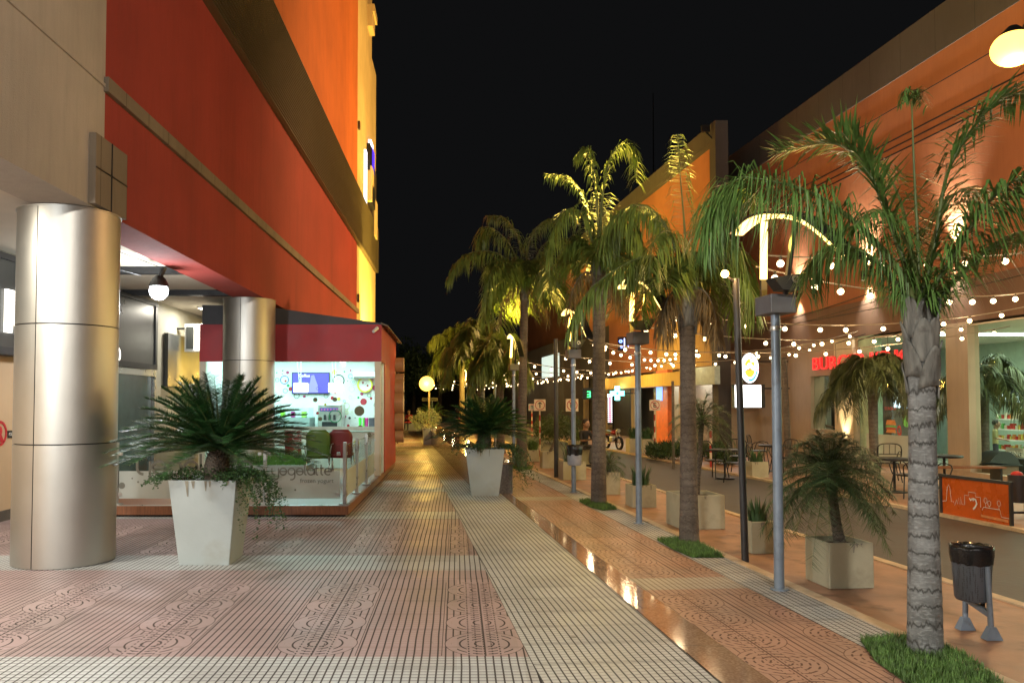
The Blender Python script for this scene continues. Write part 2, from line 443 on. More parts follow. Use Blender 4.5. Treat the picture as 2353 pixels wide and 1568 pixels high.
# ------------------------------------------------------------------ palms and plants
def bez(p, t):
    p = [Vector(q) for q in p]
    while len(p) > 1: p = [a.lerp(b, t) for a, b in zip(p, p[1:])]
    return p[0]
def cat(pts, n):
    """points resampled along a smooth line through pts"""
    P = [Vector(q) for q in pts]; P = [P[0]*2-P[1]] + P + [P[-1]*2-P[-2]]; out = []
    k = len(P)-3
    for i in range(n+1):
        u = i/n*k; j = min(int(u), k-1); t = u-j; a, b, c, d = P[j:j+4]
        out.append(.5*((2*b) + (c-a)*t + (2*a-5*b+4*c-d)*t*t + (3*b-a-3*c+d)*t**3))
    return out
def frond(leaf, stem, path, npair=50, L=.3, droop=.5, wid=.012, bare=.15, r0=.012, swept=.55, plume=.35, rnd=random, lift=0.0, leafseg=2):
    pts = cat(path, 16)
    stem.tube(pts, [r0*((1-i/16)**1.6*1.25+.12) for i in range(17)], 6)
    for i in range(npair):
        t = bare + (1-bare)*(i+rnd.random()*.8)/npair
        u = t*16; j = min(int(u), 15); p = pts[j].lerp(pts[j+1], u-j); tg = (pts[j+1]-pts[j]).normalized()
        sd = tg.cross(Vector((0,0,1)))
        if sd.length < .1: sd = tg.cross(Vector((0,1,0)))
        sd.normalize(); up = sd.cross(tg)
        q = (t-bare)/(1-bare); Lf = L*(.30 + .70*math.sin(math.pi*min(1, .12+q*.80))**.8)
        for s in (-1, 1):
            a = swept + rnd.uniform(-.15, .15); e = lift + rnd.uniform(-plume, plume)
            d = (sd*s*math.cos(a)*math.cos(e) + tg*math.sin(a) + up*math.sin(e)).normalized()
            l = Lf*rnd.uniform(.75, 1.12); dr = droop*rnd.uniform(.6, 1.4)
            ww = wid*rnd.uniform(.7, 1.2); side = d.cross(Vector((0,0,1)))
            if side.length < .2: side = sd
            side = (side.normalized() + up*rnd.uniform(-.5,.5)).normalized()*ww
            prev = (p-side*.4, p+side*.4)
            for k in range(1, leafseg+1):
                tt = k/leafseg; c = p + d*l*tt*(1-.35*dr*tt) + Vector((0,0,-1))*l*dr*tt*tt*.75
                wk = 1.0 if k == 1 and leafseg > 1 else (.6 if k < leafseg else 0)
                if k < leafseg:
                    cur = (c-side*wk, c+side*wk); leaf.face(prev[0], prev[1], cur[1], cur[0]); prev = cur
                else: leaf.face(prev[0], prev[1], c)
def arch(c, az, el, L, drop, out=None):
    """a frond path leaving c at azimuth az and elevation el, bending down"""
    c = Vector(c); h = Vector((math.cos(az), math.sin(az), 0)); P = []
    for i in range(6):
        t = i/5; P.append(c + h*L*t*math.cos(el)*(1-.25*drop*t) + Vector((0,0,1))*(L*t*math.sin(el) - drop*L*.62*t**2.3))
    return P
def trunk(path, radii, mat, parent, name='trunk', n=20, bump=.0, per=.11):
    mb = MB(); P = cat(path, 40); k = len(radii)-1
    rr = []
    for i in range(41):
        u = i/40*k; j = min(int(u), k-1); r = radii[j]*(1-u+j) + radii[j+1]*(u-j)
        rr.append(r*(1 + bump*math.sin(P[i].z/per*2*math.pi)))
    mb.tube(P, rr, n); return mb.build(name, mat, parent, smooth='all')
def boots(mb, c, r, h, n, rnd):
    """old leaf bases round the top of a trunk"""
    for i in range(n):
        a = i*2.4 + rnd.uniform(-.2,.2); q = i/n; z0 = -h*(1-q)*1.0 - .02; hh = rnd.uniform(.40,.60)*h; rows = []
        for k in range(7):
            t = k/6; rr = r*(1.03 + .05*q + .26*t*t); hw = R(58)*(1-t**1.5*.72)
            rows.append([Vector(c) + Vector((rr*math.cos(a+hw*u)*(1+.0*u), rr*math.sin(a+hw*u), z0 + hh*t - .03*abs(u))) for u in (-1,-.6,-.2,.2,.6,1)])
        mb.rings(rows, close=False)

def palm(name, label, base, top, tr, fronds, leafmat, trunkmat, group=None, L=.35, npair=60, wid=.012, seed=1, droop=.7, auto=None, stemmat=None, bootn=10, booth=.5, lean=0, plume=.35, spear=None, bend=0):
    rnd = random.Random(seed)
    base = Vector(base); top = Vector(top)
    root = thing(name, label, 'palm tree', base, group=group)
    mid = base.lerp(top, .5) + Vector((bend, 0, 0))
    trunk([base-Vector((0,0,.03)), base.lerp(mid,.5)+Vector((bend*.3,0,0)), mid, top], tr, trunkmat, root, bump=.012)
    bt = MB(); boots(bt, top, tr[-1], booth, bootn, rnd); ob = bt.build('leaf_base', m_boot, root, smooth='all'); sm = ob.modifiers.new('s', 'SOLIDIFY'); sm.thickness = .010
    leaf, stem = MB(), MB()
    fronds = [(f[0], {**f[1], 'npair': int(f[1].get('npair', npair)*1.7), 'wid': f[1].get('wid', wid)*.98}) for f in fronds]; npair = int(npair*1.35); wid = wid*1.2
    fronds = [([top + Vector((0,0,-.10)) + ((f[0][1]-f[0][0]).normalized()*tr[-1]*.45), top + Vector((0,0,.05)) + (f[0][1]-f[0][0]).normalized()*tr[-1]*.8] + list(f[0][1:]), f[1]) for f in fronds]
    MB().lathe([(tr[-1]*.95,-.12),(tr[-1]*.85,.02),(tr[-1]*.55,.14),(tr[-1]*.25,.22)], top, 14).build('crownshaft', m_boot, root, smooth=True)
    for f in fronds: frond(leaf, stem, f[0], rnd=rnd, **{**dict(npair=npair, L=L, wid=wid, droop=droop, plume=plume, r0=tr[-1]*.26), **(f[1] if len(f) > 1 else {})})
    if auto:
        for i in range(auto['n']):
            az = i*2*math.pi*.382*1.0 + rnd.uniform(-.3,.3); q = i/auto['n']
            el = R(auto.get('e0', 75)) - q*R(auto.get('de', 70)) + rnd.uniform(-.1,.1)
            LL = auto['L']*rnd.uniform(.82,1.1)
            frond(leaf, stem, arch(top+Vector((0,0,.05)), az, el, LL, auto['drop']*rnd.uniform(.8,1.15)), rnd=rnd, npair=npair, L=L, wid=wid, droop=droop, plume=plume, r0=tr[-1]*.18)
    if spear:
        st = MB(); st.tube(cat(spear, 10), [.016*(1-.07*i) for i in range(11)], 6); st.build('spear_leaf', stemmat or m_rach, root, smooth='all')
    stem.build('frond_stem', stemmat or m_rach, root, smooth='all')
    leaf.build('crown', leafmat, root)
    return root

# ================================================================== LEFT BUILDING
XF, XI, ZB = -3.57, -4.12, 3.50           # facade face, inner edge of the beam, underside
YS, YO, YP = 7.97, 28.2, 34.8             # beige | red | ochre pier | end
lb = thing('shopping_centre', 'tall shopping centre with beige, red and orange walls above a columned arcade', 'building', (XF, 20, 0))
Z1, Z2, Z3, Z4, ZT = 4.72, 4.87, 7.2, 9.15, 19.0
def wallbox(name, y0, y1, z0, z1, m, x=XF, th=.5): 
    return MB().box(x-th, x, y0, y1, z0, z1).build(name, m, lb)
wallbox('beige_wall', -8, YS, ZB, ZT, m_beige, XF, .55)
mb = MB().box(XF, XF+.02, -8, YS, 4.765, 4.795); mb.build('wall_moulding', m_beige, lb)
wallbox('lower_red_wall', YS, YO, ZB, Z1, m_red, XF, .55)
wallbox('upper_red_wall', YS, YO, Z2, Z3, m_red, XF, .55)
wallbox('orange_wall', YS, YO, Z4, ZT, m_orange, XF, .55)
wallbox('stone_band', YS-.03, YO+.3, Z1, Z2, m_stone, XF+.05, .6)
wallbox('end_pier', YO, YP, 0, 16.0, m_pier, XF-.02, 1.6)
wallbox('end_pier_top', YO, YP-1.8, 16.0, ZT, m_pier, XF-.02, 1.6)
mb = MB(); mb.box(XF-.3, XF+.25, 31.4, 32.6, 17.2, 17.5); mb.box(XF-.3, XF+.18, 31.4, 32.3, 16.6, 17.2); mb.build('cornice', m_pier, lb)
# ribbed louvre band, each rib a real profile
mb = MB(); nr = 26; hz = (Z4-Z3)/nr
mb.box(XF-.5, XF+.06, YS, YP, Z3, Z4)
for i in range(nr):
    z = Z3 + i*hz; mb.prism([(XF+.062, YS-.01, z+.004), (XF+.125, YS-.01, z+.010), (XF+.125, YS-.01, z+hz*.45), (XF+.062, YS-.01, z+hz*.62)], (0, YP-YS+.02, 0))
mb.build('louvre_band', m_louv, lb)
for k in range(3):
    MB().box(XF+.02, XF+.10, YO-.10, YO+.06, 7.0+k*3.1-2.2+.3, 7.28+k*3.1-2.2+.3).build('bracket', m_louv, lb)
mb = MB().box(XF, XF+.07, 7.64, 8.37, ZB+.01, 4.20); mb.build('stone_capital', m_stone, lb)
mb = MB(); mb.box(XF+.07, XF+.078, 7.985, 8.0, ZB+.01, 4.2); mb.box(XF+.07, XF+.078, 7.64, 8.37, 3.86, 3.872); mb.build('capital_joint', m_dark, lb)
mb = MB(); mb.box(-9.5, XI, -8, 30, 3.60, 3.75); mb.build('ceiling', m_soff, lb)
for y in (11.9, 14.4, 19): MB().box(XW+.02, XI-.01, y-.09, y+.09, 3.50, 3.60).build('ceiling_beam', m_dark, lb)
# arcade storefront wall
m_shopwall = M('cream_shop_wall', (.55,.40,.25), .6, var=.08, scale=1.2)
m_signdk = M('dark_sign_panel', (.035,.038,.036), .32, var=.15, scale=3)
m_greywall = M('grey_shop_wall', (.30,.29,.24), .5, var=.12, scale=2)
m_skirt = M('dark_skirting', (.10,.085,.07), .5)
MB().box(XW-.3, XW, -8, 12.9, .14, 2.2).build('shop_wall', m_shopwall, lb)
MB().box(XW-.3, XW+.02, -8, 12.9, 0, .14).build('skirting', m_skirt, lb)
MB().box(XW-.3, XW, 12.9, 30, 0, 3.6).build('arcade_wall', m_greywall, lb)
MB().box(XW-.3, XW, -8, 12.9, 2.2, 3.6).build('arcade_wall_upper', m_greywall, lb)
MB().box(XW-.5, XI, 30, 30.3, 0, 3.6).build('arcade_end_wall', m_signdk, lb)
# shop window at 13.4-15.6
mb = MB(); 
for y in (13.0, 13.28, 15.7): mb.box(XW, XW+.10, y, y+.07, 0, 2.2)
mb.box(XW, XW+.10, 13.07, 15.7, 2.08, 2.2); fr = mb.build('window_frame', m_steel, lb)
MB().box(XW+.03, XW+.04, 13.36, 15.68, .05, 2.08).build('shop_window', M('teal_window', (.05,.10,.10), .12, var=.3, scale=1.5), lb)
mb = MB().box(XW+.02, XW+.1, 16.4, 18.6, 1.9, 3.0); mb.build('dark_wall_panel', m_signdk, lb)
# tall end wing seen past the pier
# ---- shop sign boards (their own things)
sg = thing('shop_sign', 'long dark fascia board with a white letter R behind the first steel column', 'shop sign', (XW, 10, 2.2))
MB().box(XW+.02, XW+.16, -4, 15.55, 2.24, 3.50).build('board', m_signdk, sg)
MB().box(XW+.16, XW+.19, -4, 15.6, 2.20, 2.30).build('lower_trim', m_dark, sg)
MB().box(XW+.16, XW+.19, -4, 15.6, 3.44, 3.52).build('upper_trim', m_dark, sg)
MB().box(XW+.16, XW+.185, 15.5, 15.6, 2.3, 3.44).build('end_trim', m_dark, sg)
m_litw = EM('lit_white', (1.0,.95,.84), 2.2)
def txt(s, loc, rot, size, mat, parent=None, ext=.004, name='lettering', align='LEFT', bold=0.0, sx=1.0, rel=False):
    c = bpy.data.curves.new(name, 'FONT'); c.body = s; c.size = size; c.extrude = ext; c.align_x = align; c.offset = bold; c.resolution_u = 3
    tmp = bpy.data.objects.new(name, c); me = bpy.data.meshes.new_from_object(tmp); bpy.data.objects.remove(tmp); bpy.data.curves.remove(c)
    me.materials.clear(); me.materials.append(mat)
    o = bpy.data.objects.new(name, me); COL.objects.link(o); o.parent = parent
    L = Vector(loc)
    if parent is not None and not rel:
        p = parent
        while p is not None: L -= p.location; p = p.parent
    o.location = L; o.rotation_euler = rot; o.scale = (sx, 1, 1); return o
pR = ONX(10, 740, XW+.2)
txt('R', (XW+.17, pR.y+.03, 1.6+(HOR-756)*pR.y/F), (math.pi/2, 0, math.pi/2), .74, m_litw, sg, .03, 'letter', bold=.03)
pr = ONX(273, 793, XW+.2)
txt('R', (XW+.17, pr.y-.06, 2.34), (math.pi/2, 0, math.pi/2), .16, m_litw, sg, .006, 'registered_letter')
mb = MB().disc((XW+.165, pr.y, 2.40), .14, (1,0,0), .012, 24, .115); mb.build('registered_ring', m_litw, sg)
# round red decal with writing on the cream wall
dc = thing('wall_decal', 'red ring logo decal with a dark caption strip on the cream shop wall', 'decal', (XW, 10.6, 1.2))
pd = ONX(0, 995, XW)
mb = MB().disc((XW+.004, pd.y-.02, pd.z), .17, (1,0,0), .006, 28, .135); mb.build('ring', M('decal_red', (.5,.02,.03), .5), dc)
txt('R', (XW+.008, pd.y-.11, pd.z-.10), (math.pi/2,0,math.pi/2), .27, _mc['decal_red'], dc, .002, 'letter', bold=.02)
MB().box(XW+.003, XW+.008, pd.y+.17, pd.y+.70, pd.z-.07, pd.z+.03).build('caption_strip', m_blk, dc)
txt('radioshack', (XW+.010, pd.y+.19, pd.z-.04), (math.pi/2,0,math.pi/2), .095, m_white, dc, .001, 'caption')
dc2 = thing('window_decal', 'small dark square decal beside the frame of the teal shop window', 'decal', (XW, 12.5, 1.3))
pe = ONX(282, 975, XW)
MB().box(XW+.003, XW+.009, pe.y-.22, pe.y+.1, pe.z-.08, pe.z+.05).build('strip', m_blk, dc2)
txt('radioshack', (XW+.011, pe.y-.2, pe.z-.045), (math.pi/2,0,math.pi/2), .07, m_white, dc2, .001, 'caption')
# projecting lit square sign
pl = AT(446, 776, 17.2)
ls = thing('lit_box_sign', 'small lit square sign projecting from the arcade wall beside the kiosk', 'sign', (XW, 17.2, pl.z))
MB().box(pl.x-.19, pl.x+.19, 17.15, 17.25, pl.z-.30, pl.z+.30).build('frame', m_white, ls)
MB().box(pl.x+.02, pl.x+.17, 17.13, 17.148, pl.z-.27, pl.z+.27).build('lit_face', m_litw, ls)
MB().box(pl.x-.15, pl.x-.0, 17.13, 17.148, pl.z-.24, pl.z+.24).build('dark_face', m_signdk, ls)
MB().bar((XW, 17.2, pl.z+.2), (pl.x-.19, 17.2, pl.z+.2), .04, .04).build('arm', m_dark, ls)

# ---- steel clad columns
cgrp = 'steel clad columns of the arcade'
def column(Yc, label, top, ang, seams):
    Xc = -3.95 if Yc < 10 else -3.91; r = .478
    t = thing('steel_column', label, 'column', (Xc, Yc, 0), group=cgrp)
    zs = [0] + seams + [top]; 
    for a, b in zip(zs, zs[1:]):
        for h in range(2):
            n = 40; a0 = ang + h*math.pi; mb = MB(); gap = .010
            ring = lambda z, rr: [Vector((Xc + rr*math.cos(a0+gap+(math.pi-2*gap)*j/n), Yc + rr*math.sin(a0+gap+(math.pi-2*gap)*j/n), z)) for j in range(n+1)]
            mb.rings([ring(a+.006, r-.02), ring(a+.006, r), ring(b-.006, r), ring(b-.006, r-.02)], close=False)
            mb.build('cladding_panel', m_steelcol, t, smooth=True)
    MB().lathe([(r-.02, 0.0), (r-.02, top-.01)], (Xc, Yc, 0), 40).build('core', m_dark, t)
    MB().lathe([(r+.012, top-.012), (r+.012, top)], (Xc, Yc, 0), 48).build('top_rim', m_steelcol, t, smooth=True)
column(8.07, 'steel clad round column with a dark seam beside the tall cycad planter', 3.49, -math.pi/2 - .22 + .05, [1.18, 2.34])
column(14.95, 'steel clad round column rising in front of the red yogurt kiosk', 3.49, -math.pi/2 - .08, [1.18, 2.34])

# ---- floodlight under the beam
fl = AT(385, 645, 11.3); fl.x = -4.25
ft = thing('arcade_floodlight', 'bright white floodlight clamped under the red beam of the arcade', 'floodlight', (fl.x, fl.y, 3.5))
MB().bar((fl.x+.08, fl.y, 3.5), (fl.x+.02, fl.y, 3.36), .03, .10).build('bracket', m_dark, ft)
mb = MB().lathe([(.05, .16), (.09, .12), (.13, .04), (.14, .0), (.13, 0)], (fl.x, fl.y, 3.22), 20); mb.build('housing', m_dark, ft, smooth=True)
MB().ball((fl.x, fl.y, 3.16), .13, 16).build('lamp_bulb', EM('flood_white', (.92,.96,1.0), 12), ft, smooth='all')
mb = MB(); mb.tube(cat([(fl.x+.05,fl.y,3.49),(fl.x-.3,fl.y-1.3,3.56),(fl.x-.35,fl.y-1.6,3.35),(fl.x-.1,fl.y-.4,3.32)], 16), .006, 5); mb.build('cable', m_dark, ft, smooth='all')
lamp('POINT', (fl.x-.1, fl.y-.02, 2.90), COOL, 85, .12)
t = thing('arcade_floodlight', 'added cool fill lamp under the beige beam, unseen beside the camera', 'floodlight', (-4.3, 1.0, 3.5)); MB().lathe([(.05,.16),(.09,.12),(.13,.04),(.14,0)], (-4.3,1.0,3.3), 20).build('housing', m_dark, t, smooth=True); MB().ball((-4.3,1.0,3.22), .13, 16).build('lamp_bulb', _mc['flood_white'], t, smooth='all')  # added unseen lamp, cool fill standing in for the shops beside the camera
lamp('POINT', (-4.3, 1.0, 3.02), COOL, 640, .14)
# ceiling downlights of the arcade
def ceiling_light(x, y, e, label):
    t = thing('ceiling_light', label, 'ceiling light', (x, y, 3.6), group='round arcade ceiling lights')
    MB().lathe([(.16,3.57),(.17,3.60)], (x,y,0), 24).build('trim_ring', m_white, t, smooth=True)
    MB().lathe([(.13,3.562),(.13,3.57)], (x,y,0), 24).build('diffuser', EM('diffuser_warm', (1,.92,.76), 14), t)
    l = lamp('AREA', (x, y, 3.55), NEUT, e, .26, (0,0,-1))
ceiling_light(-5.1, 2.6, 120, 'round ceiling light between the camera and the first steel column')
ceiling_light(-5.1, 6.2, 120, 'round ceiling light above the paving beside the letter R sign')
ceiling_light(-5.4, 17.0, 60, 'round ceiling light at the far end of the arcade above the lit square sign')

# ---- relief sign on the ochre end pier
ws = thing('illuminated_logo', 'narrow lit emblem with blue and white lamps high on the ochre end wall', 'sign', (XF, 31, 10))
def onp(px, py, dx=.0): return ONX(px, py, XF+dx)
def relief(px0, px1, py0, py1, th, m, nm='emblem_block'):
    a = onp(px0, py1, .02); b = onp(px1, py0, .02)
    return MB().box(XF-.018, XF+th, a.y, b.y, min(a.z,b.z), max(a.z,b.z)).build(nm, m, ws)
relief(838, 841, 350, 470, .06, EM('emblem_white', (.85,.9,1), 2.5)); relief(844, 850, 345, 390, .12, m_dark); 
relief(848, 853, 335, 352, .10, _mc['emblem_white']); relief(849, 855, 354, 388, .12, EM('emblem_blue', (.06,.02,.7), 1.2)); relief(850, 854, 392, 412, .10, EM('emblem_sky', (.5,.8,1), 1.6))
relief(844, 850, 395, 460, .18, m_pier); relief(852, 859, 400, 520, .12, m_louv); relief(846, 852, 440, 470, .2, m_dark); relief(854, 860, 470, 540, .16, m_pier)

# ================================================================== YOGURT KIOSK
YK, XK = 15.5, -1.54
kx0 = -5.0
kz0, kz1, kz2 = .15, 2.36, 3.08
ki = thing('yogurt_kiosk', 'red frozen yogurt kiosk with lit glass front on a wooden deck', 'kiosk', (XK, YK, 0))
MB().box(-5.6, -1.50, 11.05, 19.3, .03, .15).build('deck', m_wood, ki)
MB().box(-5.55, -1.55, 11.12, 19.2, 0, .03).build('deck_plinth', m_blk, ki)
mb = MB(); mb.box(-5.58, -1.52, 11.06, 11.12, .15, .158); mb.build('deck_edge', m_steel, ki)
MB().box(kx0, XK+.07, YK-.06, YK+.02, kz1, kz2).build('fascia', m_kred, ki)
MB().box(XK+.0, XK+.07, YK+.02, 19.1, kz1, kz2).build('side_fascia', m_korange, ki)
MB().box(XK-.02, XK+.07, 16.25, 19.1, .15, kz1).build('side_wall', m_korange, ki)
m_kwall = M('kiosk_white_wall', (.72,.74,.72), .5, var=.03)
MB().box(kx0, XK-.02, 18.98, 19.1, .15, kz2).build('back_wall', m_kwall, ki)
MB().box(kx0, kx0+.05, YK+.03, 18.98, .15, kz2).build('left_wall', m_kwall, ki)
MB().box(kx0, XK-.0, YK+.02, 19.1, 2.60, 2.66).build('kiosk_ceiling', m_kwall, ki)
def K(px, py, dy=0): return AT(px, py, YK+dy)
poly = [K(465,746,-.02), K(465,700,-.02), K(560,703,-.02), K(640,708,-.02), K(720,720,-.02), K(800,731,-.02), K(882,743,-.02), K(882,746,-.02)]
mb = MB().prism([Vector((p.x, YK-.03, p.z)) for p in poly], (0, 3.4, 0)); mb.build('roof', m_tar, ki)
mb = MB().prism([(XK+.06,YK-.1,3.09),(XK+.20,YK-.1,3.03),(XK+.20,YK-.1,3.06),(XK+.06,YK-.1,3.12)], (0,3.9,-.06)); mb.build('roof_gutter', m_louv, ki)
for x0, x1, y0, y1 in ((XK-.06, XK+.06, YK-.05, YK+.05), (kx0, kx0+.12, YK-.05, YK+.05), (XK-.03,XK+.05,16.18,16.25)):
    MB().box(x0, x1, y0, y1, .155, kz1).build('glass_post', m_cream_fr, ki)
MB().box(kx0+.12, XK-.06, YK-.03, YK+.0, 1.02, 1.10).build('transom', M('aqua_frame', (.55,.68,.62), .4), ki)
MB().box(kx0+.12, XK-.06, YK-.018, YK-.010, .16, kz1).build('front_glass', GLASS('kiosk_glass', (.93,1,.98), .02), ki)
MB().box(XK+.0, XK+.008, YK+.05, 16.18, .16, kz1).build('side_glass', GLASS('kiosk_glass'), ki)
mb = MB().box(kx0+.2, XK-.2, YK+.25, 18.7, 2.585, 2.598); mb.build('light_panel', EM('kiosk_light', (.72,1.0,.97), 2.2), ki)
lamp('AREA', ((kx0+XK)/2, 17.1, 2.57), (.60,1.0,.95), 84, 3.0, (0,0,-1), size_y=2.6)
# coloured dots and rings on the back wall
dots = []
def C4(cx, cy): return (500+cx/3.92)*.90462, (780+cy/3.92)*.90462
cols = {'r': (.42,.02,.04), 'm': (.40,.04,.14), 'g': (.02,.30,.12), 'b': (.04,.12,.35), 'k': (.05,.05,.05), 'y': (.65,.72,.10), 'o': (.13,.13,.06), 't': (.08,.35,.38), 'c': (.60,.55,.35)}
back = [(855,630,7,'k',0),(795,650,7,'g',0),(850,662,5,'g',0),(903,648,16,'m',0),(872,722,44,'b',1),(882,733,11,'r',0),(800,722,20,'k',1),(908,778,14,'g',0),(932,812,20,'r',0),(880,830,24,'g',1),
 (1367,645,25,'y',0),(1468,640,8,'g',0),(1530,628,9,'m',0),(1410,727,60,'k',1),(1410,730,26,'y',1),(1528,686,24,'b',1),(1600,684,9,'m',0),(1558,742,32,'c',1),(1558,742,12,'t',1),(1500,734,5,'k',0),(1708,670,7,'g',0),(1757,677,14,'g',0),(1770,800,26,'m',0),(1540,812,30,'c',1),
 (1640,860,16,'m',0),(1714,874,20,'g',1),(1733,905,12,'r',0),(1607,897,11,'g',0),(1527,895,18,'c',1),(1467,933,13,'t',1),(1658,938,33,'r',0),(1375,853,9,'r',0),(1485,980,35,'c',1),(1462,990,10,'y',0),(1490,1045,17,'y',1),(1476,1086,12,'m',0),(1520,1100,13,'k',0),(1545,1035,10,'c',1),(1772,972,13,'k',1),
 (992,880,28,'k',1),(1068,886,14,'m',0),(1285,880,22,'k',1),(1412,910,17,'y',0),(1348,903,18,'r',0),(190,618,18,'k',1),(1575,1098,5,'k',0)]
dm = {k: M('dot_'+n, cols[k], .5, var=.02) for k, n in zip('rmgbkyotc', ('red','magenta','green','blue','black','yellow','olive','teal','sand'))}
keys = 'rmgbkyotc'
mb = MB()
for cx, cy, r, c, hol in back:
    mb.cur = keys.index(c); px, py = C4(cx, cy); p = AT(px, py, 18.975); rr = r*.23077*18.975/F; mb.disc(p, rr, (0,-1,0), .005, 24, rr*.82 if hol else 0)
mb.build('wall_dot_pattern', [dm[k] for k in keys], ki)
front = [(1178,920,23,'o',0),(1372,915,23,'o',0),(1278,967,12,'y',0),(1200,1052,15,'r',0),(1228,1110,21,'o',0),(1617,1030,50,'o',0),(1506,1177,14,'r',0),(1626,1193,23,'o',0),(1714,1267,22,'o',0),(1588,1348,30,'y',0),(1375,1083,65,'g',1),(1204,808,17,'k',1)]
mb = MB()
for cx, cy, r, c, hol in front:
    mb.cur = keys.index(c); px, py = C4(cx, cy); p = AT(px, py, YK-.02); rr = r*.23077*YK/F; mb.disc(p, rr, (0,-1,0), .003, 24, rr*.85 if hol else 0)
mb.build('glass_dot_pattern', [dm[k] for k in keys], ki)
# tube shaped letters on the side wall
for i, (py, r, yy) in enumerate(((838,.17,19.0),(870,.13,19.02),(890,.21,18.95),(925,.27,18.9),(966,.23,18.95),(990,.14,19.05),(1000,.16,19.0))):
    p = AT(905, py, yy); MB().disc((XK+.07, yy, p.z), r, (1,0,0), .20, 24).build('round_letter', M('letter_wood', (.42,.28,.14), .5, var=.12), ki)
    
# things in the kiosk
tv = thing('television', 'flat television with a blue picture on the dotted kiosk wall', 'television', (-3.5, 18.9, 2.2))
a, b = AT(670, 904, 18.9), AT(757, 855, 18.9)
MB().box(a.x, b.x, 18.90, 18.96, a.z, b.z).build('case', m_blk, tv)
MB().box(a.x+.02, b.x-.02, 18.893, 18.899, a.z+.02, b.z-.02).build('screen', EM('screen_blue', (.08,.06,.55), 1.1), tv)
mb = MB(); 
c = Vector(((a.x+b.x)/2+.05, 18.889, a.z+.03)); mb.prism([c+Vector((-.16,0,0)), c+Vector((.13,0,0)), c+Vector((.12,0,.17)), c+Vector((.06,0,.33)), c+Vector((.03,0,.42)), c+Vector((-.04,0,.40)), c+Vector((-.06,0,.24)), c+Vector((-.13,0,.15))], (0,.003,0)); mb.build('picture', EM('screen_violet', (.25,.22,.6), .9), tv)
txt('Coffee', (a.x+.16, 18.888, b.z-.11), (math.pi/2,0,0), .10, EM('screen_text', (1,1,1), 1.2), tv, .001, 'caption')
for i, (px, zt) in enumerate(((684, 1.0), (764, 1.0))):
    q = AT(px+7, 890, 17.0)
    t = thing('pendant_lamp', ('white drum pendant lamp hanging in front of the television', 'white drum pendant lamp hanging beside the yellow wall clock')[i], 'pendant lamp', (q.x, 17.0, q.z))
    MB().lathe([(.145,-.10),(.155,-.08),(.155,.08),(.145,.10)], (q.x,17.0,q.z), 24).build('lamp_shade', EM('pendant_glow', (.9,1,1), 3.0), t, smooth=True)
    mb = MB(); mb.tube([(q.x-.03,17.0,q.z+.1),(q.x-.10,17,2.59)], .005, 5); mb.tube([(q.x+.0,17.0,q.z+.1),(q.x+.0,17,2.59)], .006, 5); mb.build('cord', m_white, t)
cx, cy = C4(1674, 770); q = AT(cx, cy, 18.95); 
t = thing('wall_clock', 'round wall clock with a thick yellow rim on the dotted wall', 'clock', q)
MB().disc(q, .185, (0,-1,0), .05, 32, .15).build('rim', M('clock_yellow', (.70,.72,.04), .4), t)
MB().disc(q, .15, (0,-1,0), .02, 32).build('dial', m_white, t)
mb = MB(); mb.bar(q+Vector((0,-.025,0)), q+Vector((.05,-.025,.06)), .012, .004); mb.bar(q+Vector((0,-.03,0)), q+Vector((-.07,-.03,.02)), .01, .004); mb.disc(q+Vector((-.05,-.024,.05)), .025, (0,-1,0), .004, 12); mb.disc(q+Vector((.06,-.024,-.02)), .025, (0,-1,0), .004, 12); mb.build('hands', M('clock_red', (.35,.02,.04), .5), t)
t = thing('air_conditioner', 'white wall air conditioner above the yellow clock', 'air conditioner', AT(838, 862, 18.85))
q = AT(838, 862, 18.85); bev(MB().box(q.x-.28, q.x+.26, 18.76, 18.97, q.z-.08, q.z+.09).build('body', m_white, t), .02); MB().box(q.x-.25, q.x+.23, 18.75, 18.758, q.z-.06, q.z-.035).build('vent', m_dark, t)
# counter and machines
t = thing('service_counter', 'white kiosk counter behind the green and red chairs', 'counter', (-3, 17.4, .15))
MB().box(kx0+.8, XK-.1, 17.2, 17.7, .155, .93).build('front_panel', m_kwall, t)
bev(MB().box(kx0+.75, XK-.08, 17.1, 17.8, .93, .98).build('counter_top', M('aqua_top', (.50,.66,.62), .25), t), .01)
t = thing('yogurt_machine', 'stainless soft serve machine with a row of buttons below the television', 'machine', (-2.9, 18.3, .15))
a, b = AT(729, 1080, 18.2), AT(785, 928, 18.2)
bev(MB().box(a.x, b.x, 18.2, 18.8, .155, b.z).build('body', m_steel, t), .015)
MB().box(a.x+.05, b.x-.08, 18.19, 18.198, b.z-.16, b.z-.08).build('button_panel', M('panel_violet', (.08,.06,.22), .3), t)
[MB().disc((a.x+.09+.07*i, 18.185, b.z-.12), .018, (0,-1,0), .004, 10).build('button', M('button_pink', (.6,.1,.3), .4), t) for i in range(6)]
[MB().box(a.x+.15+.11*i, a.x+.19+.11*i, 18.10, 18.19, b.z-.36, b.z-.24).build('spout', m_dark, t) for i in range(3)]
MB().box(a.x+.10, b.x-.10, 18.18, 18.199, b.z-.62, b.z-.40).build('drip_bay', m_dark, t)
t = thing('display_fridge', 'low grey glass display of toppings beside the yogurt machine', 'display case', (-4, 18.1, .15))
a, b = AT(629, 1075, 18.0), AT(711, 953, 18.0)
MB().box(a.x, b.x, 18.0, 18.7, .155, b.z-.06).build('body', M('display_grey', (.24,.28,.27), .4), t)
MB().box(a.x+.02, b.x-.02, 18.0, 18.6, b.z-.06, b.z+.16).build('glass_hood', GLASS('kiosk_glass'), t)
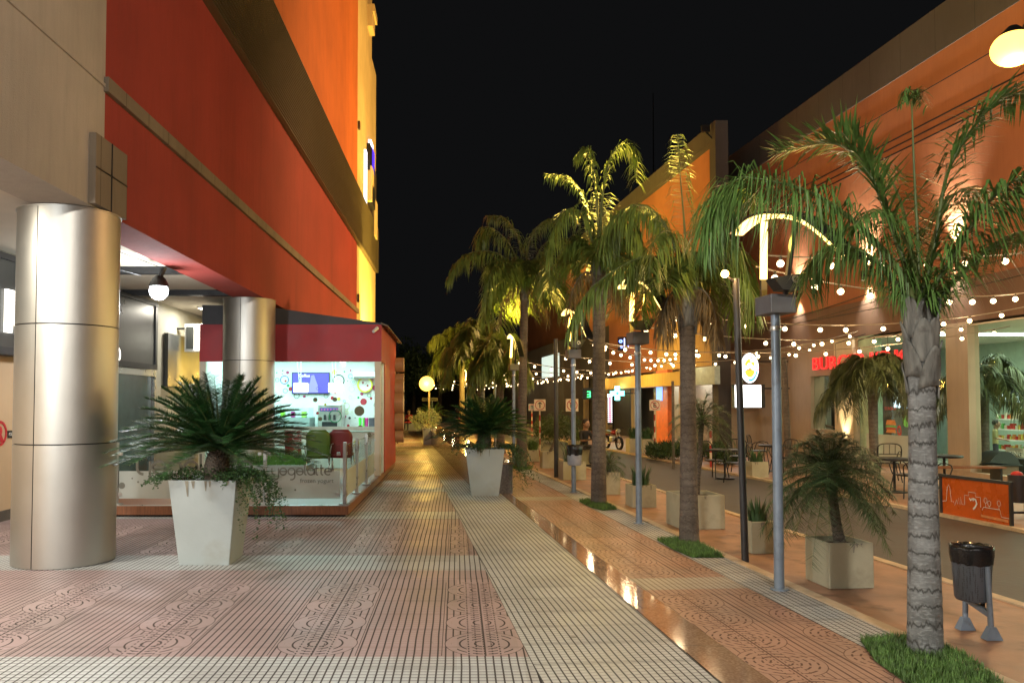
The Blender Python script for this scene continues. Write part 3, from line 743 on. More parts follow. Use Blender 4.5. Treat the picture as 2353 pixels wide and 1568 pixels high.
for i, (c, wd) in enumerate((((.30,.62,.06), .09), ((.45,.03,.25), .08), ((.35,.6,.1), .10))):
    x = a.x+.1+i*.24
    t2 = tag(bev(MB().box(x, x+wd, 18.15, 18.30, b.z-.055, b.z+.08).build('topping_tub', M('tub_%s' % ('lime','plum','leaf')[i], c, .4)), .008), ('lime green topping tub in the glass display', 'plum coloured topping tub in the glass display', 'leaf green topping tub in the glass display')[i], 'tub')
for i, (cx0, cx1, c, lab) in enumerate(((1608,1640,(.10,.60,.08),'green paper cup stack on the kiosk shelf'),(1652,1668,(.12,.55,.06),'slim green carton on the kiosk shelf'),(1670,1708,(.65,.05,.30),'pink round tub on the kiosk shelf'),(1715,1775,(.07,.06,.08),'dark cash box on the kiosk shelf'))):
    p0 = AT(C4(cx0,1138)[0], C4(0,1138)[1], 17.55); p1 = AT(C4(cx1,1098)[0], C4(0,1098)[1], 17.55)
    mb = MB()
    if i in (0, 2): 
        r = (p1.x-p0.x)/2; mb.lathe([(r*.8, .985), (r, p1.z-.02), (r*.9, p1.z)], ((p0.x+p1.x)/2, 17.55, 0), 16)
    else: mb.box(p0.x, p1.x, 17.48, 17.62, .985, p1.z)
    tag(mb.build(('paper_cup','carton','tub','cash_box')[i], M('shelf_item_%d' % i, c, .4)), lab, ('cup','carton','tub','cash box')[i])
bn = thing('red_banner', 'upright red banner with white lettering inside the kiosk glass', 'banner', (-3.0, YK+.1, .15))
a, b = AT(C4(925,1420)[0], C4(0,1420)[1], YK+.15), AT(C4(1040,1185)[0], C4(0,1185)[1], YK+.15)
MB().box(a.x-.1, b.x, YK+.15, YK+.16, .2, b.z).build('cloth', M('banner_red', (.42,.02,.03), .6), bn)
txt('FROZEN', (b.x-.05, YK+.142, b.z-.06), (math.pi/2, math.pi/2, 0), .10, m_white, bn, .001)
txt('NUEVO', (b.x-.17, YK+.142, b.z-.06), (math.pi/2, math.pi/2, 0), .15, m_white, bn, .001)
# chairs
def plastic_chair(px, label, mat, Y, zt):
    q = AT(px, 1100, Y); x = q.x; t = thing('cafe_chair', label, 'chair', (x, Y, .158), group='plastic chairs at the kiosk glass')
    w = .225; h0, h1 = .40, .92
    mb = MB(); rr = []
    for k in range(9):
        v = k/8; z = h0 + (h1-h0)*v; ww = w*(1 - max(0, (v-.75))**2*6)*(.92+.08*v) ; row = []
        for j in range(9):
            u = -1 + 2*j/8; row.append(Vector((x + ww*u, Y-.19 - .06*v + .055*(u*u), .158 + z)))
        rr.append(row)
    mb.rings(rr, close=False); o = mb.build('backrest', mat, t, smooth='all'); sm = o.modifiers.new('s', 'SOLIDIFY'); sm.thickness = .018
    mb = MB(); mb.prism([(x-w,Y-.20,.60),(x+w,Y-.20,.60),(x+w*.95,Y+.22,.62),(x-w*.95,Y+.22,.62)], (0,0,.022)); bev(mb.build('seat', mat, t), .01)
    for sx in (-1, 1):
        for sy in (-1, 1):
            MB().tube([(x+sx*w*.85, Y+sy*.17, .605), (x+sx*w*1.02, Y+sy*.22, .16)], .011, 8).build('leg', m_steel, t, smooth='all')
        MB().tube(cat([(x+sx*w*.95, Y-.17, .62), (x+sx*w*1.1, Y-.2, .80), (x+sx*w*1.12, Y+.1, .80), (x+sx*w*.95, Y+.18, .62)], 10), .010, 6).build('arm_rail', m_steel, t, smooth='all')
plastic_chair(734, 'olive green plastic chair with chrome legs on the kiosk deck', M('chair_green', (.07,.13,.02), .4, var=.08), 14.6, 0)
plastic_chair(785, 'wine red plastic chair with chrome legs on the kiosk deck', M('chair_red', (.16,.02,.02), .4, var=.08), 14.75, 0)
# security camera
q = AT(858, 838, YK-.06)
q = AT(864, 757+0, YK-.1)
t = thing('security_camera', 'small white security camera near the corner of the red fascia', 'security camera', (q.x, YK-.07, q.z))
MB().disc((q.x, YK-.061, q.z+.02), .035, (0,-1,0), .02, 14).build('mount', m_white, t)
MB().tube([(q.x, YK-.08, q.z+.01), (q.x-.0, YK-.15, q.z-.02)], .012, 8).build('arm', m_white, t, smooth='all')
MB().tube([(q.x+.02, YK-.10, q.z+.03), (q.x-.04, YK-.24, q.z-.05)], [.038,.03], 12).build('body', m_white, t, smooth=True)

# glass railing round the deck
rg = 'frosted glass railing panels round the kiosk deck'
m_frost = GLASS('frosted_film', (.85,.86,.80), frost=.62)
m_clear = GLASS('railing_glass', (.93,.97,.95), .03)
m_film = M('film_letter', (.16,.16,.13), .5, var=.04)
m_filml = M('film_letter_pale', (.50,.50,.44), .5, var=.04)
def ribbon(mb, pts, w, o, ux, uz, nz, th=.002):
    """a flat stroke through 2-d points, in the plane spanned by ux, uz at o"""
    P = [Vector((p[0], p[1])) for p in pts]; L, Rr = [], []
    for i, p in enumerate(P):
        t = (P[min(i+1, len(P)-1)] - P[max(i-1, 0)]).normalized(); n = Vector((-t.y, t.x))*w/2
        L.append(p+n); Rr.append(p-n)
    T = lambda q, d=0: o + ux*q.x + uz*q.y + nz*d
    for i in range(len(P)-1):
        mb.face(T(L[i], th), T(L[i+1], th), T(Rr[i+1], th), T(Rr[i], th))
def arc2(cx, cy, r, a0, a1, n=14): return [(cx+r*math.cos(R(a0+(a1-a0)*i/n)), cy+r*math.sin(R(a0+(a1-a0)*i/n))) for i in range(n+1)]
def logo_strokes():
    """y o g o l a t t e as round strokes, x-height 1"""
    S = []; x = 0; r = .42; 
    def ring(cx): S.append(arc2(cx, .5, r, 0, 360, 20))
    S += [[(x+.0,.92),(x+.0,.5)]+arc2(x+.42,.5,.42,180,270,7), [(x+.84,.92),(x+.84,-.1)]+arc2(x+.42,-.1,.42,0,-90,7)]; x += 1.42
    ring(x); S.append([(x-.42,.5),(x+.42,.5)]); x += 1.04
    ring(x); S.append([(x+.42,.5),(x+.42,-.1)]+arc2(x,-.1,.42,0,-110,8)); x += 1.04
    ring(x); S.append([(x-.42,.5),(x+.42,.5)]); x += .62
    S.append([(x,1.4),(x,.3)]+arc2(x+.22,.3,.22,180,270,5)); x += .78
    ring(x); S.append([(x+.42,.92),(x+.42,.08)]); x += .64
    for _ in range(2): S.append([(x,1.35),(x,.3)]+arc2(x+.22,.3,.22,180,280,6)); S.append([(x-.12,.92),(x+.3,.92)]); x += .62
    x += .25; S.append([(x-.42,.5),(x+.42,.5)]+arc2(x,.5,.42,0,310,18)); x += .5
    return S, x
def rail_panel(a, b, label, text=True, z0=.24, z1=.98, tx=.06):
    a, b = Vector(a), Vector(b); u = (b-a).normalized(); Lp = (b-a).length; n = Vector((u.y, -u.x, 0))
    t = thing('glass_railing', label, 'railing', (a.x, a.y, .158), group=rg)
    zf = .62; th = .010; i0, i1 = a+u*.035, b-u*.035
    def pane(za, zb, m, nm): mb = MB().prism([i0+Vector((0,0,za)), i1+Vector((0,0,za)), i1+Vector((0,0,zb)), i0+Vector((0,0,zb))], n*-th); return mb.build(nm, m, t)
    pane(z0, zf, m_frost, 'frosted_pane'); pane(zf+.002, z1, m_clear, 'clear_pane')
    mb = MB(); mb.box(a.x-.022, a.x+.022, a.y-.022, a.y+.022, .158, 1.02); mb.box(a.x-.07, a.x+.07, a.y-.06, a.y+.06, .158, .172); mb.build('post', m_steel, t)
    for zz in (.30, .86):
        for q in (i0+u*.02, i1-u*.02): MB().cbox(q+Vector((0,0,zz)), .05, .03, .045).build('clamp', m_steel, t)
    if text:
        S, wd = logo_strokes(); w0 = Lp-.18; k = (w0-tx)/wd; uz = Vector((0,0,1)); o = i0+u*tx+Vector((0,0,.56))+n*.002
        mb = MB(); [ribbon(mb, [(p[0]*k, p[1]*k) for p in s], .17*k, o, u, uz, n) for s in S]; mb.build('logo_lettering', m_film, t)
        txt('frozen yogurt', i0+u*(Lp*.42)+Vector((0,0,.46))+n*.004, (math.pi/2,0,math.atan2(u.y,u.x)), .085, m_film, t, .001, 'caption')
        mb = MB()
        for q, zz, r in ((.02,.42,.045),(.09,.52,.012),(.13,.47,.014),(.36,.36,.014)): mb.disc(i0+u*(q*Lp)+Vector((0,0,zz))+n*.002, r, n, .002, 18)
        mb.build('film_dots', m_film, t)
yr = 11.16
rail_panel((-4.75,yr,0), (-2.70,yr,0), 'frosted glass railing panel lettered yogolatte beside the tall planter', tx=.25)
rail_panel((-2.68,yr,0), (-1.60,yr,0), 'frosted glass railing panel lettered yogolatte at the deck corner')
for i, (y0, y1) in enumerate(((11.20,12.5),(12.52,13.8),(13.82,15.2))):
    rail_panel((-1.57,y0,0), (-1.57,y1,0), ('side railing panel of frosted glass next to the deck corner','side railing panel of frosted glass halfway along the deck','side railing panel of frosted glass closest to the kiosk door')[i], text=False)
mb = MB(); mb.box(-1.592,-1.548,11.14,11.184,.158,1.02); mb.box(-1.64,-1.50,11.10,11.2,.158,.172); tag(mb.build('railing_post', m_steel), 'slim steel post at the corner of the glass railing', 'post')
# low green plant box on the deck
rp = random.Random(3); mb = MB()
for i in range(900):
    x = rp.uniform(-4.2,-2.75); y = rp.uniform(14.4,15.0); z = .42; l = rp.uniform(.16,.34); a = rp.uniform(0,6.28); d = Vector((math.cos(a)*.35*l, math.sin(a)*.35*l, l)); s = Vector((.006,.002,0))
    mb.face(Vector((x,y,z))-s, Vector((x,y,z))+s, Vector((x,y,z))+d)
t = thing('plant_trough', 'low trough of fine green grass against the kiosk glass', 'planter', (-3.5,14.7,.158)); mb.build('foliage', M('trough_grass', (.09,.24,.03), .6, var=.4, scale=9), t)
MB().box(-4.3,-2.7,14.3,15.1,.16,.44).build('trough', m_planter, t)

# ================================================================== POTTED PLANTS
def pot(root, wb, wt, h, mat, rz=0.0, depth=None):
    Mx = Matrix.Translation(root.location) @ Matrix.Rotation(rz, 4, 'Z'); q = wt-.05; d = (depth or wt)/wt
    def rg(w, z): return [Mx @ Vector((sx*w/2, sy*w/2*d, z)) for sx, sy in ((-1,-1),(1,-1),(1,1),(-1,1))]
    o = MB().rings([rg(wb, 0), rg(wt, h), rg(q, h), rg(q-.02, h-.10)], cap=False).build('box', mat, root); bev(o, .008)
    MB().face(*rg(q-.015, h-.05)).build('soil', m_soil, root)
    rs = random.Random(int(abs(root.location.x*97+root.location.y*31))); mk = MB()
    for k in range(5):
        t0 = rs.uniform(.12,.88); l = rs.uniform(.05,.22)*h; wd_ = rs.uniform(.006,.02); A0, A1 = rg(wt+.003, h)[:2]; B0, B1 = rg(wb+.003, 0)[:2]; a1 = A0.lerp(A1, t0); b1 = B0.lerp(B1, t0); dn = (b1-a1)/h; ux_ = (A1-A0).normalized()*wd_; oo = (Mx.to_3x3() @ Vector((0,-1,0)))*.0025
        mk.face(a1-ux_+oo+dn*.004, a1+ux_+oo+dn*.004, a1+dn*l+ux_*.25+oo, a1+dn*l-ux_*.4+oo)
    mk.build('stain', M('planter_stain', (.25,.225,.17), .85, var=.3, scale=20), root)
def vines(mb, starts, rnd, n, spread):
    for c, out, L in starts:
        for k in range(n):
            p = Vector(c) + Vector((rnd.uniform(-spread, spread), rnd.uniform(-spread, spread)*.5, rnd.uniform(-.02,.05)))
            v = Vector(out)*rnd.uniform(.3, 1.1) + Vector((0,0,.10)); l = L*rnd.uniform(.25, 1.0); st = .022; m = int(l/st)
            for i in range(m):
                v += Vector((rnd.uniform(-.03,.03), rnd.uniform(-.03,.03), -.045)); d = v.normalized(); p = p + d*st
                for _ in range(2):
                    a = Vector((rnd.uniform(-1,1), rnd.uniform(-1,1), rnd.uniform(-.6,.8))).normalized(); s = a.cross(Vector((rnd.uniform(-1,1),rnd.uniform(-1,1),rnd.uniform(-1,1)))).normalized()
                    q = p + a*rnd.uniform(.004,.02); sz = rnd.uniform(.010,.019)
                    mb.face(q-s*sz*.55, q+a*sz*.8-s*sz*.35, q+a*sz*1.5, q+a*sz*.8+s*sz*.45, q+s*sz*.5)
def cycad(name, label, base, wb, wt, h, crown, rad, n, seed, vine, group=None):
    rnd = random.Random(seed); base = Vector(base); root = thing(name, label, 'potted plant', base, group=group)
    pot(root, wb, wt, h, m_planter); c = base + Vector(crown)
    tr = MB(); P = [Vector((base.x+crown[0]*.3, base.y, h-.08)), c]
    tr.tube(cat(P, 6), [.10,.115,.12,.125,.12,.11,.08], 14)
    for i in range(260):
        a = i*2.4; z = (h-.05) + (c.z-h+.05)*(i/260); d = Vector((math.cos(a), math.sin(a), .5)).normalized(); b = Vector((c.x, c.y, z)) + d*.10
        s = d.cross(Vector((0,0,1))).normalized()*.020; b = b-d*.02; tr.face(b-s, b+s, b+d*.11+Vector((0,0,.02)))
    tr.build('trunk', m_trB, root)
    leaf, stem = MB(), MB()
    for i in range(n):
        az = i*2.39996 + rnd.uniform(-.15,.15); q = (i+.5)/n; el = R(78) - R(76)*q**.85; L = rad*(.78+.20*q)*rnd.uniform(.92,1.06)
        drop = .24 + .22*(1-abs(q-.45))
        frond(leaf, stem, arch(c, az, el, L, drop), rnd=rnd, npair=165, L=.165, wid=.0125, droop=.12, bare=.05, r0=.009, swept=.45, plume=.12, lift=.32, leafseg=1)
    stem.build('frond_stem', m_rach, root, smooth='all'); leaf.build('crown', m_green1, root)
    vb = MB(); vines(vb, [(base+Vector(v[0]), v[1], v[2]) for v in vine], rnd, 26, .10)
    for i in range(700):
        a = rnd.uniform(0,6.28); r = wt*.5*math.sqrt(rnd.random()); p = base+Vector((r*math.cos(a), r*math.sin(a), h+rnd.uniform(-.05,.10))); d = Vector((rnd.uniform(-1,1),rnd.uniform(-1,1),rnd.uniform(0,1))).normalized(); s = d.cross(Vector((.3,.5,1))).normalized()*.009
        vb.face(p-s, p+d*.012-s*.7, p+d*.026, p+d*.012+s, p+s*.8)
    vb.build('trailing_vine', m_vine, root); return root
g1 = G(460, 1298)
cycad('potted_cycad', 'big cycad in a tall pale tapered planter beside the steel clad column', (g1.x+.03, g1.y+.26, 0), .49, .66, .83, (.06, .02, 1.10), 1.28, 108, 4,
      [((.28,-.22,.84), (.30,-.12,.15), .75), ((.28,-.20,.86), (.25,-.1,.2), .45), ((.31,.0,.84), (.34,.05,.1), .85), ((.2,-.30,.84), (.3,-.3,.1), .25), ((-.30,-.2,.83), (-.5,-.1,.15), .32), ((-.1,-.25,.84), (-.1,-.2,.3), .10)])
g2 = G(1114, 1139)
cycad('potted_cycad', 'cycad in a pale tapered planter in front of the low granite wall', (g2.x, g2.y+.25, 0), .46, .66, .79, (-.0, .02, 1.03), 1.12, 92, 9,
      [((.32,.0,.80), (.45,.0,.1), 1.0), ((.31,-.2,.80), (.45,-.1,.1), .85), ((-.31,-.1,.80), (-.4,-.1,.1), .3), ((-.1,-.30,.80), (-.05,-.25,.1), .25)])
# third planter with a pale bush
g3 = G(985, 1021); r3 = thing('potted_bush', 'pale round bush in a grey box planter at the far end of the low wall', 'potted plant', (g3.x, g3.y+.2, 0))
pot(r3, .42, .48, .62, m_planter, SANG); rp = random.Random(5); mb = MB(); c3 = AT(976, 972, r3.location.y)
for i in range(2600):
    d = Vector((rp.gauss(0,1), rp.gauss(0,1), rp.gauss(0,1))).normalized(); rr = (.30+.20*rp.random())*(1+.22*math.sin(d.x*7+d.z*5)); p = c3 + Vector((d.x*rr, d.y*rr, d.z*rr*.95+.02))
    if p.z < .6: continue
    e = (d+Vector((rp.uniform(-.6,.6),rp.uniform(-.6,.6),rp.uniform(-.3,.8)))).normalized(); s = e.cross(Vector((rp.uniform(-1,1),.3,rp.uniform(-1,1)))).normalized()*.014
    mb.face(p-s, p+e*.03-s, p+e*.075, p+e*.03+s)
mb.build('foliage', m_bush, r3)
# cycad right behind it
r4 = thing('potted_cycad', 'small cycad in a low box planter behind the pale bush', 'potted plant', (g3.x-.12, g3.y+5.0, 0)); pot(r4, .5, .55, .6, m_planter2, SANG)
rnd = random.Random(12); leaf, stem = MB(), MB()
for i in range(26): frond(leaf, stem, arch(r4.location+Vector((.1,0,.95)), i*2.4, R(70)-R(70)*(i/26), .9, .5), rnd=rnd, npair=34, L=.16, wid=.012, droop=.1, lift=.3, r0=.01, leafseg=1, plume=.1)
stem.build('frond_stem', m_rach, r4); leaf.build('crown', m_green1, r4)

def phoenix(label, base, w, h, ctop, rad, n, seed, tr, group=None, trunkpath=None, mat=m_phoe, L=.20, npair=52, wid=.006, depth=None, potmat=m_planter2, tmat=m_trC):
    rnd = random.Random(seed); base = Vector(base); root = thing('potted_palm', label, 'potted palm', base, group=group)
    pot(root, w, w, h, potmat, SANG, depth)
    c = Vector(ctop)
    tp = trunkpath or [Vector((base.x+.02, base.y, h-.07)), base.lerp(c, .5)+Vector((.01,0,h*.25)), c]
    trunk(tp, tr, tmat, root, n=12, bump=.05, per=.05)
    leaf, stem = MB(), MB()
    for i in range(n):
        az = i*2.39996+rnd.uniform(-.2,.2); q = (i+.5)/n; el = R(82)-R(112)*q; LL = rad*rnd.uniform(.85,1.12)
        frond(leaf, stem, arch(c+Vector((0,0,-.05*q)), az, el, LL, .75), rnd=rnd, npair=npair, L=L, wid=wid, droop=.22, bare=.12, r0=.006, swept=.5, plume=.35, leafseg=1)
    stem.build('frond_stem', m_rach, root, smooth='all'); leaf.build('crown', mat, root); return root
def blades(label, base, w, h, n, L, seed, spread=.6, wid=.010, mat=m_agave, name='potted_grass', cat_='potted plant', potmat=m_planter2, rz=SANG, depth=None):
    rnd = random.Random(seed); base = Vector(base); root = thing(name, label, cat_, base); pot(root, w, w, h, potmat, rz, depth); mb = MB()
    for i in range(n):
        a = rnd.uniform(0,6.28); r = w*.33*math.sqrt(rnd.random()); p = base+Vector((r*math.cos(a), r*math.sin(a), h-.06)); l = L*rnd.uniform(.5,1.1)
        o = Vector((math.cos(a), math.sin(a), 0))*rnd.uniform(.05, spread); s = Vector((-math.sin(a), math.cos(a), 0))*wid
        m1 = p+(o*.35+Vector((0,0,1)))*l*.5; m2 = p+(o*.9+Vector((0,0,1.55)))*l*.55
        mb.face(p-s, p+s, m1+s*.8, m1-s*.8); mb.face(m1-s*.8, m1+s*.8, m2+o*l*.1)
    mb.build('foliage', mat, root); return root
gb = G(1957, 1350); cen = Vector((gb.x-.02, gb.y+.19, 0))
phoenix('bushy young date palm in the big square planter beside the pale blue lamp pole', cen, .40, .385, AT(1905, 1085, cen.y), .66, 76, 3, [.055,.045,.04,.055], npair=70, wid=.0085)
gb = G(1752, 1270); blades('upright green blades in the small square planter between two poles', (gb.x, gb.y+.13, 0), .27, .33, 120, .34, 5)
gb = G(1610, 1214); cen = Vector((gb.x, gb.y+.25, 0))
phoenix('slim palm in the widest pale planter behind the brown palm trunk', cen, .56, .42, AT(1612, 962, cen.y), .55, 34, 8, [.045,.03,.03,.035], L=.26, npair=46)
gb = G(1478, 1165); blades('tall spiky blades in the square planter beside the second lamp pole', (gb.x, gb.y+.18, 0), .37, .33, 90, .42, 7)
gb = G(1400, 1136); cen = Vector((gb.x, gb.y+.2, 0))
phoenix('low drooping palm in the square planter next to the ringed palm trunk', cen, .36, .38, AT(1400, 1062, cen.y), .34, 26, 11, [.04,.04,.04], L=.2, npair=36)
gb = G(1318, 1102); blades('thin weeping plant in the square planter behind the pole mounted bin', (gb.x, gb.y+.25, 0), .48, .37, 60, .6, 17, spread=1.3)
gb = G(1262, 1075); cen = Vector((gb.x, gb.y+.2, 0))
phoenix('leaning slim palm in the square planter beside the dark pole', cen, .36, .39, AT(1283, 975, cen.y), .62, 24, 19, [.04,.03,.03], L=.28, npair=34)
gb = G(1225, 1060); blades('feathery bright green shrub in a small planter by the brown palm', (gb.x, gb.y+.2, 0), .30, .30, 420, .42, 23, spread=1.5, wid=.007, mat=m_grass)
gb = G(1746, 1096); blades('spreading agave in the square planter on the far kerb beside the cafe chairs', (gb.x, gb.y+.2, 0), .36, .32, 90, .38, 29, spread=1.1, wid=.014)
for i, (px, py) in enumerate(((1462, 1040), (1492, 1042))):
    gb = G(px, py); blades(('bushy shrub in the planter box beside the parked motorcycle','bushy shrub in the planter box below the no parking sign')[i], (gb.x, gb.y+.3, 0), .42, .44, 130, .5, 31+i, spread=1.2, wid=.018)
gb = G(1332, 1048); blades('yellowish shrub in the planter the seated person leans on', (gb.x, gb.y+.3, 0), .5, .45, 160, .5, 35, spread=1.2, wid=.016, mat=m_palm)
# low hedge on the far kerb
def hedge(label, x0, x1, y0, y1, h, seed, n=1500):
    rnd = random.Random(seed); mb = MB()
    for i in range(n):
        p = Vector((rnd.uniform(x0,x1), rnd.uniform(y0,y1), 0)); z = h*math.sqrt(rnd.random())*(.8+.25*math.sin(p.x*9+p.y*4)); p.z = z; d = Vector((rnd.uniform(-1,1),rnd.uniform(-1,1),rnd.uniform(.1,1.4))).normalized(); s = d.cross(Vector((rnd.uniform(-1,1),.4,.2))).normalized()*.014
        mb.face(p-s, p+s, p+d*rnd.uniform(.08,.2))
    return tag(mb.build('hedge', m_hedge), label, 'hedge')
a = G(1540, 1056); hedge('low dense hedge on the far kerb below the orange shop column', a.x-.55, a.x+.35, a.y-.2, a.y+.6, .42, 1, 2600)
a = G(1600, 1052); hedge('dark low shrub growing behind the brown palm trunk', a.x+.1, a.x+.9, a.y, a.y+.8, .38, 2)
a = G(1660, 1068); hedge('clipped shrub beside the striped bollard', a.x-.2, a.x+.4, a.y, a.y+.6, .36, 3)
a = G(1235, 1020); hedge('tall dark shrub mass behind the arrow sign', a.x, a.x+1.6, a.y, a.y+1.6, .95, 4, 3800)

# ================================================================== PALM TREES
P = AT
def gY(px, py): return G(px, py).y
YA = gY(2125, 1495); bA = G(2125, 1495)
def lp(pts, Y, dz=()):           # picture path at depths Y + offset
    return [P(x, y, Y + (dz[i] if i < len(dz) else 0)) for i, (x, y) in enumerate(pts)]
fa = [
 (lp([(2108,700),(2040,500),(1998,400),(1950,346),(1890,328),(1790,352)], YA, (0,.05,.1,.15,.2,.3)), dict(npair=95, L=.42, droop=.25, lift=.35, wid=.0085, plume=.5, r0=.022)),
 (lp([(2105,700),(2050,600),(1974,520),(1915,472),(1853,438),(1766,415),(1690,410),(1640,470),(1618,560)], YA, (0,-.05,-.1,-.15,-.2,-.25,-.2,-.15,-.1)), dict(npair=190, L=.46, droop=.95, wid=.0056, plume=1.0, r0=.024)),
 (lp([(2130,700),(2147,560),(2175,400),(2234,294),(2303,225),(2400,205)], YA, (0,.05,.1,.1,.1,.1)), dict(npair=105, L=.42, droop=.45, lift=.2, wid=.0075, plume=.6, r0=.022)),
 (lp([(2135,700),(2190,590),(2250,490),(2320,420),(2420,390),(2520,440)], YA, (0,-.1,-.2,-.3,-.35,-.4)), dict(npair=120, L=.46, droop=.75, wid=.008, plume=.6, r0=.022)),
 (lp([(2140,710),(2200,640),(2270,570),(2350,530),(2440,540)], YA, (0,.1,.3,.45,.6)), dict(npair=80, L=.34, droop=.8, wid=.008)),
 (lp([(2100,720),(2060,650),(2000,590),(1930,560),(1870,590),(1850,670)], YA, (0,.1,.25,.4,.5,.6)), dict(npair=80, L=.34, droop=1.0, wid=.0075)),
 (lp([(2110,700),(2090,560),(2060,440),(2010,370),(1940,350)], YA, (0,.3,.6,.9,1.2)), dict(npair=70, L=.30, droop=.6, wid=.0075)),
 (lp([(2125,700),(2135,580),(2170,480),(2220,430),(2290,450)], YA, (0,.3,.7,1.0,1.3)), dict(npair=70, L=.32, droop=.8, wid=.0075)),
 (lp([(2115,700),(2100,600),(2060,520),(2010,480),(1960,520)], YA, (0,-.1,-.2,-.3,-.35)), dict(npair=60, L=.26, droop=.9, wid=.0065)),
]
palm('palm_tree', 'queen palm with a pale grey ringed trunk rising from grass beside the grey litter bin', bA, P(2115, 735, YA), [.105,.100,.092,.088,.080,.085], fa, m_palmg, m_trA, seed=2, bootn=15, booth=.46,
     spear=lp([(2112,720),(2108,560),(2100,400),(2094,232)], YA, (0,0,.05,.05)), bend=.0, group='queen palms along the sidewalk')
tf = MB(); st_ = MB(); rnd = random.Random(77)
for k in range(6): frond(tf, st_, [P(2094,240,YA+.05), P(2080+k*7,205,YA+.05), P(2070+k*12,222+abs(k-2)*8,YA+.05+k*.01)], rnd=rnd, npair=16, L=.10, droop=.8, wid=.004, r0=.003)
pa = [o for o in bpy.data.objects if o.name == 'palm_tree'][0]; tf.build('spear_tuft', m_palmg, pa)
YC = gY(1583, 1245); bC = G(1583, 1245)
fc = [
 (lp([(1578,650),(1572,520),(1562,400),(1556,308)], YC), dict(npair=60, L=.34, droop=.9, wid=.009, lift=.1)),
 (lp([(1572,650),(1500,590),(1430,610),(1350,670),(1305,760)], YC, (0,-.1,-.2,-.2,-.2)), dict(npair=80, L=.42, droop=1.0, wid=.009)),
 (lp([(1575,640),(1530,520),(1470,470),(1410,500),(1385,570)], YC, (0,.2,.3,.4,.5)), dict(npair=70, L=.45, droop=1.1, wid=.009)),
 (lp([(1585,650),(1600,540),(1650,450),(1720,440),(1770,500)], YC, (0,.2,.5,.7,.8)), dict(npair=70, L=.45, droop=1.1, wid=.009)),
 (lp([(1590,650),(1640,560),(1690,560),(1720,640),(1735,720)], YC, (0,-.2,-.3,-.4,-.4)), dict(npair=80, L=.5, droop=1.1, wid=.009)),
 (lp([(1580,650),(1555,560),(1530,530),(1500,560),(1490,640)], YC, (0,-.4,-.8,-1.0,-1.1)), dict(npair=60, L=.4, droop=1.1, wid=.009)),
]
palm('palm_tree', 'palm with a dark brown trunk and pale rough collar standing in a grass patch', bC, P(1578, 660, YC), [.115,.10,.095,.088,.085,.092], fc, m_palm, m_trB, seed=5, auto=dict(n=9, L=1.15, drop=1.1, e0=66, de=52), L=.46, wid=.009, bootn=12, booth=.5, group='queen palms along the sidewalk')
YD = gY(1375, 1157); bD = G(1375, 1157)
fd = [
 (lp([(1378,600),(1382,470),(1395,380),(1425,328),(1455,350),(1462,420)], YD), dict(npair=80, L=.42, droop=.7, wid=.012)),
 (lp([(1372,600),(1350,520),(1315,478),(1280,510),(1262,590),(1262,660)], YD, (0,-.2,-.4,-.5,-.5,-.5)), dict(npair=90, L=.45, droop=1.0, wid=.012)),
 (lp([(1375,600),(1350,470),(1310,410),(1255,400)], YD, (0,.1,.2,.3)), dict(npair=50, L=.36, droop=.8, wid=.011)),
 (lp([(1380,600),(1420,500),(1480,470),(1530,520),(1550,600)], YD, (0,0,.1,.2,.3)), dict(npair=80, L=.5, droop=1.1, wid=.012)),
 (lp([(1380,600),(1400,520),(1440,490),(1470,560),(1480,650)], YD, (0,-.3,-.6,-.7,-.7)), dict(npair=80, L=.5, droop=1.1, wid=.012)),
 (lp([(1376,600),(1372,480),(1360,380),(1350,345),(1330,350)], YD), dict(npair=70, L=.45, droop=.8, wid=.012)),
]
palm('palm_tree', 'palm with a thick light brown ringed trunk beside the pole mounted bin', bD, P(1376, 620, YD), [.125,.115,.105,.10,.095,.10], fd, m_palm, m_trB, seed=8, auto=dict(n=12, L=1.35, drop=1.05, e0=70, de=56), L=.52, wid=.012, bootn=8, group='queen palms along the sidewalk')
YE = gY(1197, 1075); bE = G(1197, 1075)
fe = [
 (lp([(1205,640),(1150,585),(1090,578),(1050,600),(1028,640)], YE, (0,-.2,-.3,-.3,-.3)), dict(npair=80, L=.5, droop=1.1, wid=.016)),
 (lp([(1205,640),(1170,560),(1120,520),(1100,550),(1095,610)], YE, (0,.2,.3,.4,.4)), dict(npair=70, L=.6, droop=1.1, wid=.016)),
 (lp([(1205,640),(1160,600),(1130,620),(1118,690)], YE, (0,-.5,-.9,-1.0)), dict(npair=70, L=.6, droop=1.1, wid=.016)),
 (lp([(1208,640),(1250,560),(1300,550),(1330,620),(1335,700)], YE, (0,0,0,0,0)), dict(npair=80, L=.6, droop=1.1, wid=.016)),
 (lp([(1206,640),(1215,560),(1245,510),(1290,500)], YE, (0,.3,.5,.6)), dict(npair=60, L=.5, droop=1.0, wid=.016)),
 (lp([(1205,640),(1190,550),(1160,500),(1120,495)], YE, (0,.5,.8,1.1)), dict(npair=60, L=.5, droop=1.0, wid=.016)),
]
palm('palm_tree', 'tall slim palm with a dark straight trunk just beyond the low granite wall', bE, P(1205, 655, YE), [.15,.125,.105,.10,.095,.09], fe, m_palm, m_trB, seed=11, auto=dict(n=15, L=1.75, drop=1.1, e0=66, de=64), L=.75, wid=.016, bootn=6, group='queen palms along the sidewalk')
